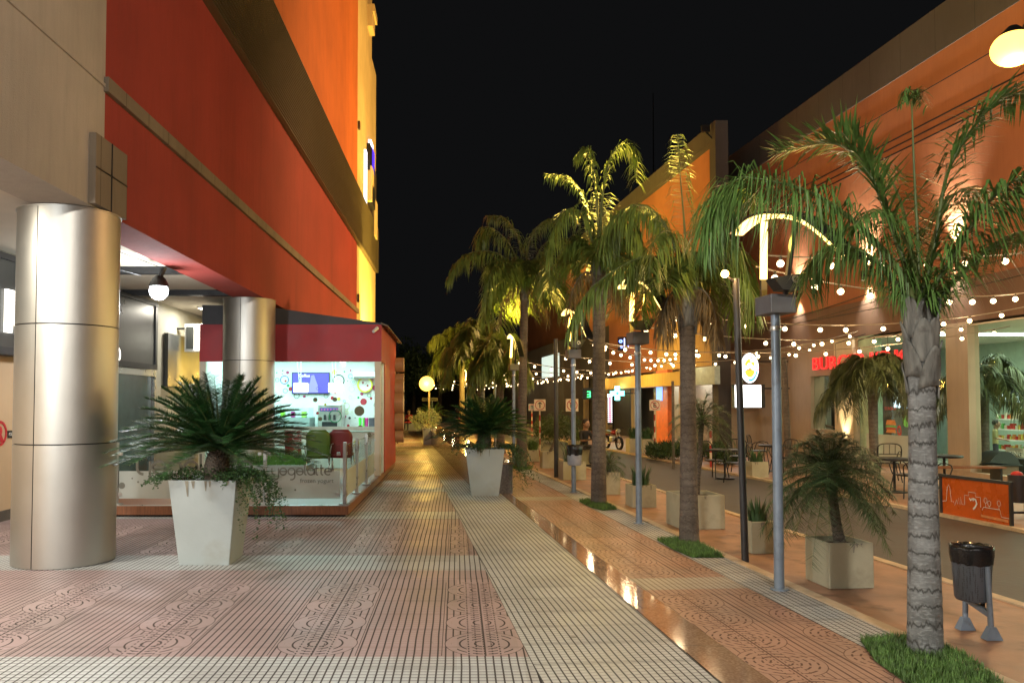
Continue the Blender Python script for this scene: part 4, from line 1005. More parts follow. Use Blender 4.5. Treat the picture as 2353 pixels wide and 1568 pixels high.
for i, (px, Y, zt, L, lab, sd, tm) in enumerate((
    (1106, 26.0, 800, 2.1, 'floodlit yellow palm with a pale trunk behind the second cycad', 21, m_trA),
    (1150, 24.5, 825, 1.6, 'palm with low hanging fronds between the floodlit palm and the slim palm', 23, m_trB),
    (1062, 34.0, 800, 2.3, 'palm at the far left of the floodlit palm clump nearest the orange street light', 25, m_trB),
    (1088, 39.0, 800, 2.7, 'palm with a thin brown trunk hidden deep in the floodlit palm clump', 27, m_trB))):
    b = P(px, 1000, Y); b.z = 0; t = P(px-2, zt, Y)
    palm('palm_tree', lab, b, t, [.16,.13,.12,.115,.11,.11], [], m_palm, tm, seed=sd, auto=dict(n=26, L=L, drop=1.15, e0=78, de=72), L=.75, npair=60, wid=.022, droop=1.05, bootn=6, group='floodlit palms at the end of the sidewalk')
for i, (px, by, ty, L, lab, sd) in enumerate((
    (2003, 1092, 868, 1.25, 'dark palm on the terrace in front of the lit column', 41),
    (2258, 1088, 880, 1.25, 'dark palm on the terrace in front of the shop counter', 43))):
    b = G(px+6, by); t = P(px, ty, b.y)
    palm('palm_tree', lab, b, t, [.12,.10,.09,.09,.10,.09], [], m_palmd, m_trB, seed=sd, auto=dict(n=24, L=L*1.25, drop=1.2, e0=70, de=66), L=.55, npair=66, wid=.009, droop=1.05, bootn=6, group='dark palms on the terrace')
# dry hanging tips on two palms
rnd = random.Random(90)
for nm_, c_, Lr in (('palm_tree.001', P(1578,665,YC), .9), ('palm_tree.002', P(1376,625,YD), 1.1), ('palm_tree.003', P(1205,660,YE), 1.3)):
    o_ = bpy.data.objects.get(nm_); lf, st2 = MB(), MB()
    for k in range(4):
        a_ = k*1.6+.4; frond(lf, st2, arch(c_, a_, R(8), Lr*rnd.uniform(.6,.9), 1.5), rnd=rnd, npair=50, L=.36, wid=.010, droop=1.2, r0=.012, plume=.5)
    lf.build('dry_foliage', M('dry_palm_leaf', (.16,.11,.045), .7, var=.4, scale=6), o_); st2.build('dry_stem', m_boot, o_, smooth='all')
# grass round the palm feet
def lawn(label, pts, n, seed, h=.05):
    rnd = random.Random(seed); Q = [G(*p) for p in pts]; mb = MB(); mb.cur = 0
    mb.face(*[q+Vector((0,0,.008)) for q in Q]); mb.cur = 1
    xs = [q.x for q in Q]; ys = [q.y for q in Q]; k = 0
    while k < n:
        x, y = rnd.uniform(min(xs), max(xs)), rnd.uniform(min(ys), max(ys)); c = False
        for i in range(len(Q)):
            a, b = Q[i], Q[i-1]
            if (a.y > y) != (b.y > y) and x < (b.x-a.x)*(y-a.y)/(b.y-a.y)+a.x: c = not c
        if not c: continue
        k += 1; a = rnd.uniform(0,6.28); l = h*rnd.uniform(.5,1.2); s = Vector((-math.sin(a), math.cos(a), 0))*.0035; d = Vector((math.cos(a)*.6, math.sin(a)*.6, 1))*l
        p = Vector((x,y,.005)); mb.face(p-s, p+s, p+d)
    o = mb.build('grass', [m_gbase, m_grass]); return tag(o, label, 'grass', None, 'stuff')
lawn('patch of green grass around the pale grey ringed palm', [(1975,1470),(2010,1520),(2080,1570),(2180,1640),(2360,1640),(2290,1560),(2215,1505),(2150,1478),(2080,1462)], 9000, 1, .045)
lawn('patch of green grass around the dark brown palm', [(1508,1240),(1545,1262),(1590,1281),(1665,1281),(1632,1262),(1600,1246),(1560,1238)], 5000, 2, .05)
lawn('patch of green grass around the thick light brown palm', [(1330,1152),(1355,1165),(1385,1173),(1417,1170),(1390,1156),(1350,1149)], 2500, 3, .06)
lawn('patch of green grass around the tall slim palm', [(1172,1074),(1190,1079),(1212,1079),(1225,1076),(1205,1070),(1180,1070)], 1500, 4, .06)

# ================================================================== LOW GRANITE WALL
a, b = G(1095, 1133), G(995.5, 1026.5)
m = (b.x-a.x)/(b.y-a.y); y1 = 42.0
mb = MB(); p0, p1 = Vector((a.x, a.y, 0)), Vector((a.x+m*(y1-a.y), y1, 0)); wv = Vector((.62, 0, 0))
lw = thing('granite_wall', 'long low polished granite wall running away behind the second cycad planter', 'wall', p0)
m_gw = M('dark_polished_granite', (.13,.115,.11), .14, var=.35, scale=30)
MB().rings([[p0, p0+wv, p0+wv+Vector((0,0,.50)), p0+Vector((0,0,.50))], [p1, p1+wv, p1+wv+Vector((0,0,.50)), p1+Vector((0,0,.50))]]).build('wall_body', m_gw, lw)
e = Vector((-.02,-.02,0)); MB().rings([[p0+e+Vector((0,0,.503)), p0+wv-e*1.0+Vector((0,0,.503)), p0+wv-e+Vector((0,0,.53)), p0+e+Vector((0,0,.53))], [p1+e+Vector((0,0,.503)), p1+wv-e+Vector((0,0,.503)), p1+wv-e+Vector((0,0,.53)), p1+e+Vector((0,0,.53))]]).build('coping', m_granite, lw)

# ================================================================== LAMP POLES WITH GLOWING ARCS
EMARC = EM('arc_glow', (1.0,.70,.20), 3.6)
lgrp = 'lamp poles with glowing arcs'
def lamp_pole(base, label, e=55, detail=True):
    b = Vector(base); t = thing('lamp_pole', label, 'street lamp', b, group=lgrp); u = Vector((SK*1, -1*1, 0)).normalized()*1; u = Vector((math.sin(SANG), -math.cos(SANG), 0))
    # u points towards the camera along the street
    mb = MB(); mb.tube([b+Vector((0,0,-.02)), b+Vector((0,0,2.34))], [.042,.038], 14); mb.lathe([(.075,0),(.075,.012),(.05,.014)], b, 14); mb.build('pole', m_pole, t, smooth=True)
    MB().lathe([(.044,2.20),(.046,2.21),(.046,2.23),(.044,2.24)], b, 14, False).build('pole_band', m_steel, t, smooth=True)
    Mx = Matrix.Translation(b) @ Matrix.Rotation(SANG, 4, 'Z')
    bev(MB().box(-.11, .11, -.15, .15, 2.34, 2.50, Mx).build('junction_box', m_polebox, t), .006)
    top = lambda d, z: b + u*d + Vector((0,0,z))
    ap = cat([top(-.80, 3.20), top(-.35, 3.26), top(.1, 3.19), top(.6, 3.02), top(1.22, 2.60)], 22); w = Vector((.058, 0, 0))
    mb = MB(); mb.rings([[p-w, p+w, p+w+Vector((0,0,.02)), p-w+Vector((0,0,.02))] for p in ap]); mb.build('arc_frame', m_dark, t, smooth=True)
    ap2 = [p-Vector((0,0,.004)) for p in ap]; w2 = w*.85
    mb = MB(); mb.rings([[p-w2-Vector((0,0,.035)), p+w2-Vector((0,0,.035)), p+w2, p-w2] for p in ap2[1:-1]]); mb.build('arc_lamp', EMARC, t)
    q0, q1 = top(-.12, 2.66), top(-.22, 3.20); q2 = top(.14, 2.50)
    mb = MB(); mb.rings([[q+Vector((-.028+dx,-.012,0)), q+Vector((.028+dx,-.012,0)), q+Vector((.028+dx,.012,0)), q+Vector((-.028+dx,.012,0))] for q, dx in ((top(-.10,2.66),-.05), (top(-.16,3.18),-.01))]); mb.build('upright_lamp', EMARC, t)
    mb = MB(); mb.bar(top(-.10,2.50)+Vector((-.05,0,0)), top(-.10,2.655)+Vector((-.05,0,0)), .05, .03); mb.build('lamp_foot', m_louv, t)
    mb = MB(); mb.bar(q2+Vector((.02,0,0)), top(.36, 3.08), .03, .05); mb.build('dark_upright', m_dark, t)
    if detail:
        mb = MB(); c = top(.12, 2.60); 
        mb.prism([c+Vector((-.14,0,.02)), c+Vector((-.07,0,-.08)), c+Vector((.07,0,-.09)), c+Vector((.16,0,.06))], u*.16); mb.build('floodlight_head', m_blk, t)
        MB().disc(top(.29, 2.60)+Vector((.03,0,0)), .032, u, .012, 16, .018).build('floodlight_ring', m_steel, t)
    lamp('SPOT', tuple(top(-.25, 3.32)), AMBER, e*14, .12, (.22,-.25,1), 128, .6); lamp('POINT', tuple(top(.25, 2.90)), AMBER, e*.9, .12)
    return t
for i, (px, py, lab, e, det) in enumerate((
    (1790,1353,'pale blue lamp pole with a glowing arc beside the young date palm planter',15,True),
    (1468,1201,'grey lamp pole with a glowing arc between the light brown and dark brown palms',60,True),
    (1318,1130,'grey lamp pole carrying a small litter bin halfway up',120,True))):
    b = G(px, py); lamp_pole(b, lab, e, det)
for px, Y, lab, e in ((1180, 19.5, 'slim lamp pole with a glowing arc just left of the tall slim palm', 30), (1137, 26.5, 'distant lamp pole with a glowing arc in front of the hanging palm fronds', 170), (1108, 33.0, 'distant lamp pole with a glowing arc inside the floodlit palm clump', 600), (1072, 42.0, 'lamp pole with a glowing arc beside the orange street light', 300)):
    b = P(px, 1000, Y); b.z = 0; lamp_pole(b, lab, e, False)
# dark poles that carry the strings of bulbs
def dark_pole(base, top, r, label, mat=m_darkpole, arm=None, lampat=None):
    b = Vector(base); t = thing('dark_pole', label, 'pole', b); tp = Vector(top)
    mb = MB(); mb.tube([b-Vector((0,0,.02)), tp], [r, r*.9], 14); mb.build('pole', mat, t, smooth=True)
    if arm: mb = MB(); mb.tube([tp-Vector((0,0,.04)), tp+Vector(arm)], .014, 8); mb.build('arm', mat, t, smooth=True)
    return t
b = G(1712,1288); t = dark_pole(b, P(1690,640,b.y), .036, 'tall dark pole with a small amber lamp near its top', arm=(-.13,-.05,.03))
q = P(1665, 629, b.y-.05); MB().ball(q, .038, 12).build('lamp_bulb', EM('amber_bulb', (1.0,.55,.12), 45), t, smooth='all'); lamp('POINT', tuple(q+Vector((0,-.06,0))), SODIUM, 10, .05)
b = G(1278,1095); dark_pole(b, P(1276,778,b.y), .05, 'square topped dark pole behind the planters where bulb strings meet')
b = G(1812,1075); dark_pole(b, P(1800,820,b.y), .075, 'rough brown wooden pole at the edge of the terrace', mat=m_trB)
b = P(1547,1060,19.0); b.z = 0; dark_pole(b, P(1545,875,19.0), .035, 'thin brown pole under the end of the yellow awning', mat=m_trB)

# ================================================================== RIGHT BUILDING
S0 = 12.1
rb = thing('restaurant_building', 'long orange commercial building with a grey parapet and a lit glass ground floor', 'building', (SX(S0,20), 20, 0))
def zS(px, py, s): return ONS(px, py, s).z
def yS(px, s): return ONS(px, 900, s).y
ZPT, ZPB, ZO = zS(1680,349.5,S0-.15), zS(1940,249,S0-.15), zS(2352,613,S0)
def swall(nm, s0, s1, y0, y1, z0, z1, m, par): 
    pts = [(SX(s0,y0),y0),(SX(s1,y0),y0),(SX(s1,y1),y1),(SX(s0,y1),y1)]
    return MB().rings([[Vector((x,y,z)) for x, y in pts] for z in (z0, z1)]).build(nm, m, par)
swall('parapet', S0-.02, S0+.5, -6, 48, ZPB, ZPT, m_greyfas, rb)
swall('orange_wall', S0, S0+.5, -6, 48, ZO, ZPB, m_orange2, rb)
for z in (7.50, 7.66, 7.84): swall('wall_groove', S0-.012, S0-.002, -6, 25, z, z+.035, m_dark, rb)
swall('wall_edge', S0-.012, S0-.002, -6, 25, 8.6, 8.62, m_dark, rb)
swall('brown_band', S0-.04, S0+.4, -6, 48, 3.25, ZO, m_brownband, rb)
yc0, yc1 = yS(1968,S0), yS(1925,S0); yw1 = yS(1862, S0)
swall('taupe_wall', S0, S0+.4, yw1, 48, 0, 3.25, m_taupe, rb)
swall('window_breast', S0, S0+.3, yc1, yw1, 0, .80, m_taupe, rb)
swall('window_head', S0, S0+.3, yc1, yw1, 2.3, 3.25, m_taupe, rb)
swall('lit_column', S0-.10, S0+.35, yc0, yc1, 0, 3.25, M('pale_column', (.50,.42,.28), .7, var=.08), rb)
swall('glass_sill', S0-.02, S0+.25, -6, yc0, 0, .12, m_taupe, rb)
swall('glass_front', S0+.10, S0+.115, -6, yc0, .12, 3.25, GLASS('shop_glass', (.95,1,.96), .04), rb)
swall('window_pane', S0+.10, S0+.115, yc1, yw1, .80, 2.3, GLASS('shop_glass'), rb)
for y in (9.5, 12.2, 14.9, 17.35, yc0-.06): swall('mullion', S0+.04, S0+.18, y-.03, y+.03, .12, 3.25, M('green_mullion', (.30,.42,.33), .5), rb)
swall('green_pier', S0+.02, S0+.2, yc0-.75, yc0-.10, .12, 3.25, M('green_pier', (.28,.42,.31), .6), rb)
swall('grey_pier', S0-.04, S0+.2, 16.6, 17.25, .12, 3.25, m_taupe, rb)
swall('shop_floor', S0+.3, S0+7, 2, 26, .004, .02, M('shop_floor_tiles', (.35,.34,.28), .25), rb)
swall('shop_back_wall', S0+4.5, S0+4.7, 2, 26, 0, 3.25, M('shop_green_wall', (.42,.52,.40), .6, var=.08), rb)
swall('shop_end_wall', S0+.45, S0+4.5, 25, 25.2, 0, 3.25, m_taupe, rb)
swall('dark_partition', S0+1.3, S0+1.36, yc1-.2, yw1+1.3, 0, 2.6, M('brick_grey', (.12,.10,.095), .8), rb)
swall('shop_ceiling', S0+.02, S0+4.6, 2, 26, 3.17, 3.2, m_soff, rb)
m_tube = EM('shop_tube', (.80,1.0,.80), 12)
for y in (10.5, 13.2, 15.8, 18.6):
    swall('ceiling_tube', S0+.7, S0+3.6, y-.05, y+.05, 3.12, 3.165, m_tube, rb)
    lamp('AREA', (SX(S0+2.2,y+.4), y+.4, 3.08), (.82,1.0,.82), 85, 2.4, (0,0,-1))
lamp('AREA', (SX(S0+.7,22), 22, 2.9), (1,.85,.6), 7, .8, (0,0,-1))
# menu screens, posters, counter
def spane(nm, px0, px1, py0, py1, s, m, par, th=.02):
    a, b = ONS(px1, py1, s), ONS(px0, py0, s); y0, y1 = a.y, b.y; zlo = ONS((px0+px1)/2, py1, s).z; zhi = ONS((px0+px1)/2, py0, s).z
    return swall(nm, s, s+th, y0, y1, zlo, zhi, m, par)
m_scr = EM('menu_screen', (.75,.9,1.0), 2.6); m_scr2 = EM('menu_screen_blue', (.35,.55,.9), 1.6); m_red = M('shop_red', (.45,.02,.02), .5); m_cord = M('shop_dark', (.03,.03,.03), .5)
for i, (x0, x1, y0, y1, s, mm, lab) in enumerate((
    (2042,2068,912,936,S0+3,m_scr,'bright menu screen above the tall red numeral'),(2070,2090,912,938,S0+3,m_scr2,'bluish menu screen beside the bright one above the red numeral'),(2024,2036,915,990,S0+2.6,m_scr2,'narrow upright blue lit panel near the dark palm trunk'),
    (2196,2216,911,934,S0+3,m_scr,'white menu screen above the drinks shelf'),(2218,2242,918,940,S0+3,m_scr2,'pale menu screen to the right of the white one'),
    (2300,2352,900,924,S0+2.4,m_scr,'wide glowing panel over the stocked shelves'),(2190,2232,892,910,S0+2.9,m_red,'red board above the white menu screen'))):
    mb = spane('menu_screen' if i != 6 else 'red_board', x0, x1, y0, y1, s, mm, None); tag(mb, lab, 'screen' if i != 6 else 'board')
sh = thing('stocked_shelf', 'bright shelves of packets behind the shop glass', 'shelf', (SX(S0+3.2,15), 15, 0)); rnd = random.Random(9)
for k in range(4): spane('shelf_board', 2290, 2380, 962+k*24, 965+k*24, S0+2.4, m_white, sh, .3)
pk = [M('packet_%s' % n, c, .5) for n, c in (('red',(.5,.04,.03)),('yellow',(.6,.45,.08)),('green',(.12,.4,.1)),('cream',(.6,.55,.4)),('orange',(.6,.22,.05)))]
mb = MB()
for k in range(4):
    for j in range(14):
        mb.cur = rnd.randrange(5); a = ONS(2292+j*6.4, 962+k*24, S0+2.45); hh = rnd.uniform(.08,.15); mb.cbox(a+Vector((0,0,hh/2)), .06, .05, hh)
mb.build('packet_pattern', pk, sh)
ct = thing('shop_counter', 'dark service counter with white and red signage band behind the glass', 'counter', (SX(S0+1.6,14), 14, 0))
spane('counter_front', 2196, 2420, 1050, 1140, S0+1.4, m_cord, ct, .4)
spane('white_band', 2196, 2240, 1032, 1046, S0+1.38, m_white, ct, .01); spane('red_band', 2220, 2240, 1047, 1066, S0+1.38, m_red, ct, .01)
def stxt(s, px, py, sS, size, m, par, nm='lettering', sx=1.0, ext=.003):
    a = ONS(px, py, sS); return txt(s, a, (math.pi/2, 0, -(math.pi/2) + SANG), size, m, par, ext, nm, sx=sx)
stxt('BURGER KING', 2196, 1046, S0+1.365, .13, m_red, ct, sx=.9); stxt('KING', 2316, 1046, S0+1.2, .16, m_white, ct)
spane('price_board', 2310, 2352, 1028, 1050, S0+1.3, M('price_board', (.6,.6,.55), .5), ct, .02); stxt('KING', 2318, 1047, S0+1.28, .14, m_cord, ct, 'price_lettering')
ps = thing('window_poster', 'window decal with dark lettering, a burger and a tall red numeral', 'poster', (SX(S0,18.6), 18.6, 1))
stxt('WHOPPER', 2030, 957, S0+.09, .19, m_cord, ps); stxt('STACKER', 2032, 941, S0+.09, .11, m_red, ps, 'red_lettering')
a = ONS(2060, 990, S0+.09)
txt('9', a+Vector((0,0,-.28)), (math.pi/2,0,-math.pi/2+SANG), .62, m_red, ps, .003, 'numeral', sx=.6)
c = ONS(2047, 985, S0+.09); w_ = Vector((SK, 1, 0)).normalized()
for dz, hh, mm, ww in ((.10,.12,pk[4],.20),(.04,.05,pk[2],.22),(-.01,.05,m_red,.21),(-.09,.08,pk[4],.20)):
    mb = MB(); mb.prism([c-w_*ww+Vector((0,0,dz)), c+w_*ww+Vector((0,0,dz)), c+w_*ww*.75+Vector((0,0,dz+hh)), c-w_*ww*.75+Vector((0,0,dz+hh))], (-.006,0,0)); mb.build('burger_layer', mm, ps)
mb = MB().disc(ONS(2082,966,S0+.09), .15, (-1,0,0), .006, 24); mb.build('green_dot', M('bright_green', (.15,.7,.12), .5), ps)
stxt('WHOPPER', 1865, 935, S0+1.27, .34, M('wall_letter', (.06,.05,.05), .6), rb, 'wall_lettering')
# low translucent screens in front of the glass
spane('etched_screen', 1990, 2095, 998, 1066, S0-.02, GLASS('etched_film', (.9,.9,.85), frost=.55), rb, .01)
# red fascia letters
fs = thing('red_fascia_sign', 'glowing red letters on the fascia behind the dark terrace palm', 'sign', (SX(S0,20), 20, 3))
stxt('BURGER KING', 1866, 850, S0-.12, .50, EM('neon_red', (.9,.02,.02), .9), fs, sx=1.35, ext=.03)
# oval logo sign and lightbox
ov = thing('oval_sign', 'lit white oval sign with a blue swoosh above the light box', 'sign', ONS(1722,845,S0-1.2))
c = ONS(1722, 845, S0-1.2); 
def oval(nm, rx, rz, dy, m, dx=0, dz=0, th=.02): return MB().prism([c+Vector((dx+rx*math.cos(2*math.pi*i/32), dy, dz+rz*math.sin(2*math.pi*i/32))) for i in range(32)], (0,th,0)).build(nm, m, ov)
oval('edge', .29, .47, .03, m_cord, .02, 0, .12); oval('face', .27, .45, 0, EM('oval_white', (1,1,.97), 2.6))
def swoosh(nm, r0, r1, a0, a1, dy, m):
    mb = MB(); N = 16
    for i in range(N):
        A, B = R(a0+(a1-a0)*i/N), R(a0+(a1-a0)*(i+1)/N); f = lambda r, t: c+Vector((r*.27*math.cos(t), dy, r*.45*math.sin(t)))
        mb.face(f(r0,A), f(r1,A), f(r1,B), f(r0,B))
    mb.build(nm, m, ov)
swoosh('blue_swoosh', .74, .90, -100, 10, -.006, EM('logo_blue', (.03,.35,.85), 1.4)); swoosh('orange_bun', .0, .62, 200, 340, -.006, EM('logo_orange', (1,.45,.05), 1.4)); swoosh('upper_bun', .35, .62, 20, 160, -.006, _mc['logo_orange'])
txt('KING', c+Vector((-.17,-.012,-.07)), (math.pi/2,0,0), .19, EM('logo_red', (.9,.03,.05), 1.2), ov, .002, 'letters')
MB().bar(c+Vector((.2,.09,.2)), c+Vector((1.25,.09,.2)), .04, .04).build('arm', m_dark, ov)
lbx = thing('light_box', 'square white light box below the oval sign', 'sign', ONS(1722,907,S0-1.2)); a, b = ONS(1688,935,S0-1.2), ONS(1748,882,S0-1.2)
yb = 24.0; bx0, bx1 = (1688-PPX)/F*yb, (1748-PPX)/F*yb; bz0, bz1 = P(1700,935,yb).z, P(1700,884,yb).z
MB().box(bx0-.02, bx1+.12, yb+.01, yb+.25, bz0-.02, bz1+.02).build('case', m_cord, lbx); MB().box(bx0, bx1, yb-.0, yb+.009, bz0, bz1).build('lit_face', EM('box_white', (1,.98,.95), 3.2), lbx)
MB().bar(Vector((bx1+.1,yb+.12,bz1-.1)), Vector((bx1+1.0,yb+.12,bz1-.1)), .04, .04).build('arm', m_dark, lbx)
# wall lamps throwing light up and down the orange wall
for i, (y, e, lab) in enumerate(((16.9, 90, 'wall lamp lighting the orange wall behind the grey ringed palm crown'), (20.0, 90, 'wall lamp lighting the orange wall beside the arc of the blue pole'), (23.4, 45, 'wall lamp lighting the orange wall above the light box'), (12.6, 50, 'wall lamp lighting the orange wall near the street lamp'))):
    x = SX(S0-.16, y); z = 4.75
    t = thing('wall_lamp', lab, 'wall lamp', (x, y, z), group='up and down wall lamps'); MB().lathe([(.055,-.12),(.06,-.11),(.06,.11),(.055,.12)], (x,y,z), 16, False).build('housing', m_dark, t, smooth=True)
    MB().lathe([(.045,-.10),(.045,-.09)], (x,y,z), 14).build('lens', EM('wall_lamp_lens', (1,.82,.5), 30), t); MB().lathe([(.045,.09),(.045,.10)], (x,y,z), 14).build('lens', EM('wall_lamp_lens', (1,.82,.5), 30), t)
    MB().bar((x,y,z),(x+.16,y,z),.04,.04).build('arm', m_dark, t)
    lamp('SPOT', (x+.02, y, z+.13), NEUT, e*12, .05, (.10,0,1), 74, 1.0); lamp('SPOT', (x+.02, y, z-.13), NEUT, e*4, .05, (.12,0,-1), 74, 1.0)
# column uplight and pendant bulbs
lamp('SPOT', (SX(S0-.30,(yc0+yc1)/2), (yc0+yc1)/2-.1, .25), (1,.82,.5), 260, .04, (.13,0.0,1), 46, .7)
t = thing('ground_uplight', 'small ground uplight at the foot of the pale lit column', 'uplight', (SX(S0-.30,21), 21, 0)); MB().lathe([(.06,0),(.07,.10),(.05,.14)], (SX(S0-.30,(yc0+yc1)/2), (yc0+yc1)/2-.1, 0), 14).build('housing', m_dark, t)
MB().lathe([(.04,.141),(.04,.145)], (SX(S0-.30,(yc0+yc1)/2), (yc0+yc1)/2-.1, 0), 14).build('lens', _mc['wall_lamp_lens'], t)
for i, (px, py) in enumerate(((1921,888),(1972,883),(2041,882))):
    q = ONS(px, py, S0-.8); t = thing('pendant_bulb', ('yellow pendant bulb in front of the pale lit column','yellow pendant bulb over the green pier','yellow pendant bulb above the menu screens')[i], 'pendant bulb', q, group='yellow pendant bulbs')
    MB().ball(q, .06, 10).build('bulb', EM('pendant_yellow', (1.0,.66,.12), 14), t, smooth='all'); MB().tube([q+Vector((0,0,.05)), q+Vector((0,0,.26))], [.025,.02], 8).build('socket', EM('socket_yellow', (1,.6,.08), 2.5), t, smooth=True); MB().tube([q+Vector((0,0,.26)), q+Vector((.0,0,3.05-q.z))], .005, 5).build('cord', m_dark, t)
    MB().bar(Vector((q.x,q.y,3.05)), Vector((SX(S0,q.y),q.y,3.3)), .02, .02).build('bracket', m_dark, t)

# second building with the tall grey frame
SB = 10.3
b2 = thing('framed_building', 'orange facade inside a tall grey frame beyond the restaurant', 'building', (SX(SB,30), 30, 0))
ZT2, ZI = zS(1650,270,SB), zS(1636,325,SB)
yA, yB = yS(1650,SB), yS(1636,SB)
swall('frame_post', SB, SB+.40, yA, yB, 0, ZI, m_greyfas, b2); swall('frame_top', SB, SB+.40, yA, 62, ZI, ZT2, m_greyfas, b2)
swall('orange_panel', SB+.22, SB+.40, yB, 62, 5.2, ZI, m_orange2, b2)
swall('ochre_wall', SB+.16, SB+.39, yB, yS(1500,SB), 2.75, 5.2, plaster('ochre_street_wall', (.50,.33,.15), drk=(.22,.14,.07)), b2)
swall('red_panel', SB+.10, SB+.39, yS(1500,SB), yS(1395,SB), 2.75, 5.2, m_orange2, b2)
swall('grey_wall', SB+.20, SB+.38, yS(1395,SB), 62, 2.75, 5.2, m_greyfas, b2)
yy = [yB+.0, 26.4, 28.0, 29.6, 31.2, 33.0, 35.5]
swall('shop_back', SB+2.6, SB+2.7, yA, 62, 0, 2.75, M('shop_interior_wall', (.5,.55,.5), .6), b2)
swall('shop_side', SB+.40, S0-.02, yA, yA+.15, 0, 2.75, m_taupe, b2)
for y in (yB+.1, 28.6, 31.4, 34.4, 38.5, 43): swall('shop_pier', SB+.25, SB+.45, y, y+.45, 0, 2.75, m_taupe, b2)
swall('orange_pier', SB+.0, SB+.2, yS(1533,SB), yS(1507,SB), 0, 2.75, M('orange_pier', (.6,.14,.03), .5), b2)
swall('dark_shopfront', SB+.5, SB+.6, 35.8, 62, 0, 2.75, m_signdk, b2)
mb = spane('poster', 1507, 1521, 888, 920, SB-.03, EM('poster_blue', (.25,.4,.9), 1.0), b2, .02)
for y in (27.2, 30.2, 33.2): lamp('AREA', (SX(SB+1.4,y), y, 2.6), (.9,1,.95), 42, 1.2, (0,0,-1))
lamp('AREA', (SX(SB-.35,30), 30, 2.05), (1,.9,.7), 12, .6, (-.2,0,-1), size_y=6)
rnd = random.Random(4); mb = MB()
for i in range(70):
    mb.cur = rnd.randrange(5); y = rnd.uniform(25.8, 35); mb.cbox(Vector((SX(SB+1.9+rnd.random()*.5, y), y, rnd.uniform(.2,2.0))), .2, rnd.uniform(.15,.4), rnd.uniform(.1,.35))
mb.build('goods_pattern', pk, b2)
aw = thing('awning', 'yellow lit panelled awning over the pharmacy shops', 'awning', (SX(9.5,30), 30, 2.1))
za, zb = zS(1480,889,9.5), zS(1480,861,9.5)
swall('fascia', 9.46, 9.5, yS(1565,9.5), yS(1391,9.5), za, zb, plaster('awning_yellow', (.62,.42,.10), panel=.8, drk=(.3,.2,.05)), aw); swall('soffit', 9.5, SB+.2, yS(1565,9.5), yS(1391,9.5), za+.02, za+.06, m_white, aw); swall('top', 9.5, SB+.2, yS(1565,9.5), yS(1391,9.5), zb-.08, zb-.02, m_soff, aw)
lamp('SPOT', (SX(7.2,29), 29, 4.2), AMBER, 260, .1, (2.4,0,-1.9), 110, .8)
t = thing('canopy_box', 'pale grey green boxy canopy between the awning and the taupe wall', 'canopy', (SX(9.5,24), 24, 2.1)); bx = swall('box', 9.46, 9.62, yS(1645,9.5), yS(1598,9.5), za-.02, zb+.06, M('teal_grey', (.34,.42,.38), .6), t)
t = thing('canopy_box', 'sand coloured canopy panel hidden behind the dark brown palm trunk', 'canopy', (SX(9.5,25), 25, 2.1)); swall('box', 9.48, 9.62, yS(1596,9.5), yS(1567,9.5), za, zb+.02, m_taupe, t)
# pharmacy cross and LED column
q = ONS(1418, 903, 9.3); t = thing('pharmacy_cross', 'glowing turquoise pharmacy cross under the yellow awning', 'sign', q)
em = EM('cross_cyan', (.10,1.0,.85), 7); k = .14
mb = MB(); mb.box(q.x-k*2, q.x+k*2, q.y, q.y+.05, q.z-k*.7, q.z+k*.7); mb.box(q.x-k*.7, q.x+k*.7, q.y, q.y+.05, q.z+k*.7, q.z+k*2); mb.box(q.x-k*.7, q.x+k*.7, q.y, q.y+.05, q.z-k*2, q.z-k*.7); mb.build('cross', em, t); MB().bar(q+Vector((k*2,.08,0)), q+Vector((1.0,.08,0)), .04, .04).build('bracket', m_dark, t)
mb = MB().disc(q+Vector((0,-.004,0)), .06, (0,-1,0), .004, 4); mb.build('centre_diamond', M('cross_dark', (.02,.2,.25), .5), t)
lamp('POINT', (q.x, q.y-.25, q.z), (.2,1,.9), 9, .1)
q = ONS(1401, 940, 9.4); t = thing('led_column', 'upright strip of white and red lamps beside the turquoise cross', 'sign', q); z0, z1 = P(1401,975,q.y).z, P(1401,905,q.y).z
MB().box(q.x-.10, q.x+.10, q.y, q.y+.06, z0, z1).build('board', m_blk, t); MB().box(q.x-.022, q.x+.022, q.y-.01, q.y-.001, z0+.1, z1-.12).build('red_strip', EM('led_red', (1,.1,.2), 2.2), t)
for k in range(13):
    z = z0+.12+(z1-z0-.26)*k/12; mb = MB(); mb.box(q.x-.09,q.x-.035,q.y-.012,q.y-.002,z-.018,z+.018); mb.box(q.x+.035,q.x+.09,q.y-.012,q.y-.002,z-.018,z+.018); mb.build('led_lamp', EM('led_white', (1,.95,1), 2.5), t)
MB().box(q.x-.10,q.x+.10,q.y-.012,q.y-.002,z1-.10,z1).build('top_lamp', EM('led_aqua', (.5,1,.95), 6), t)
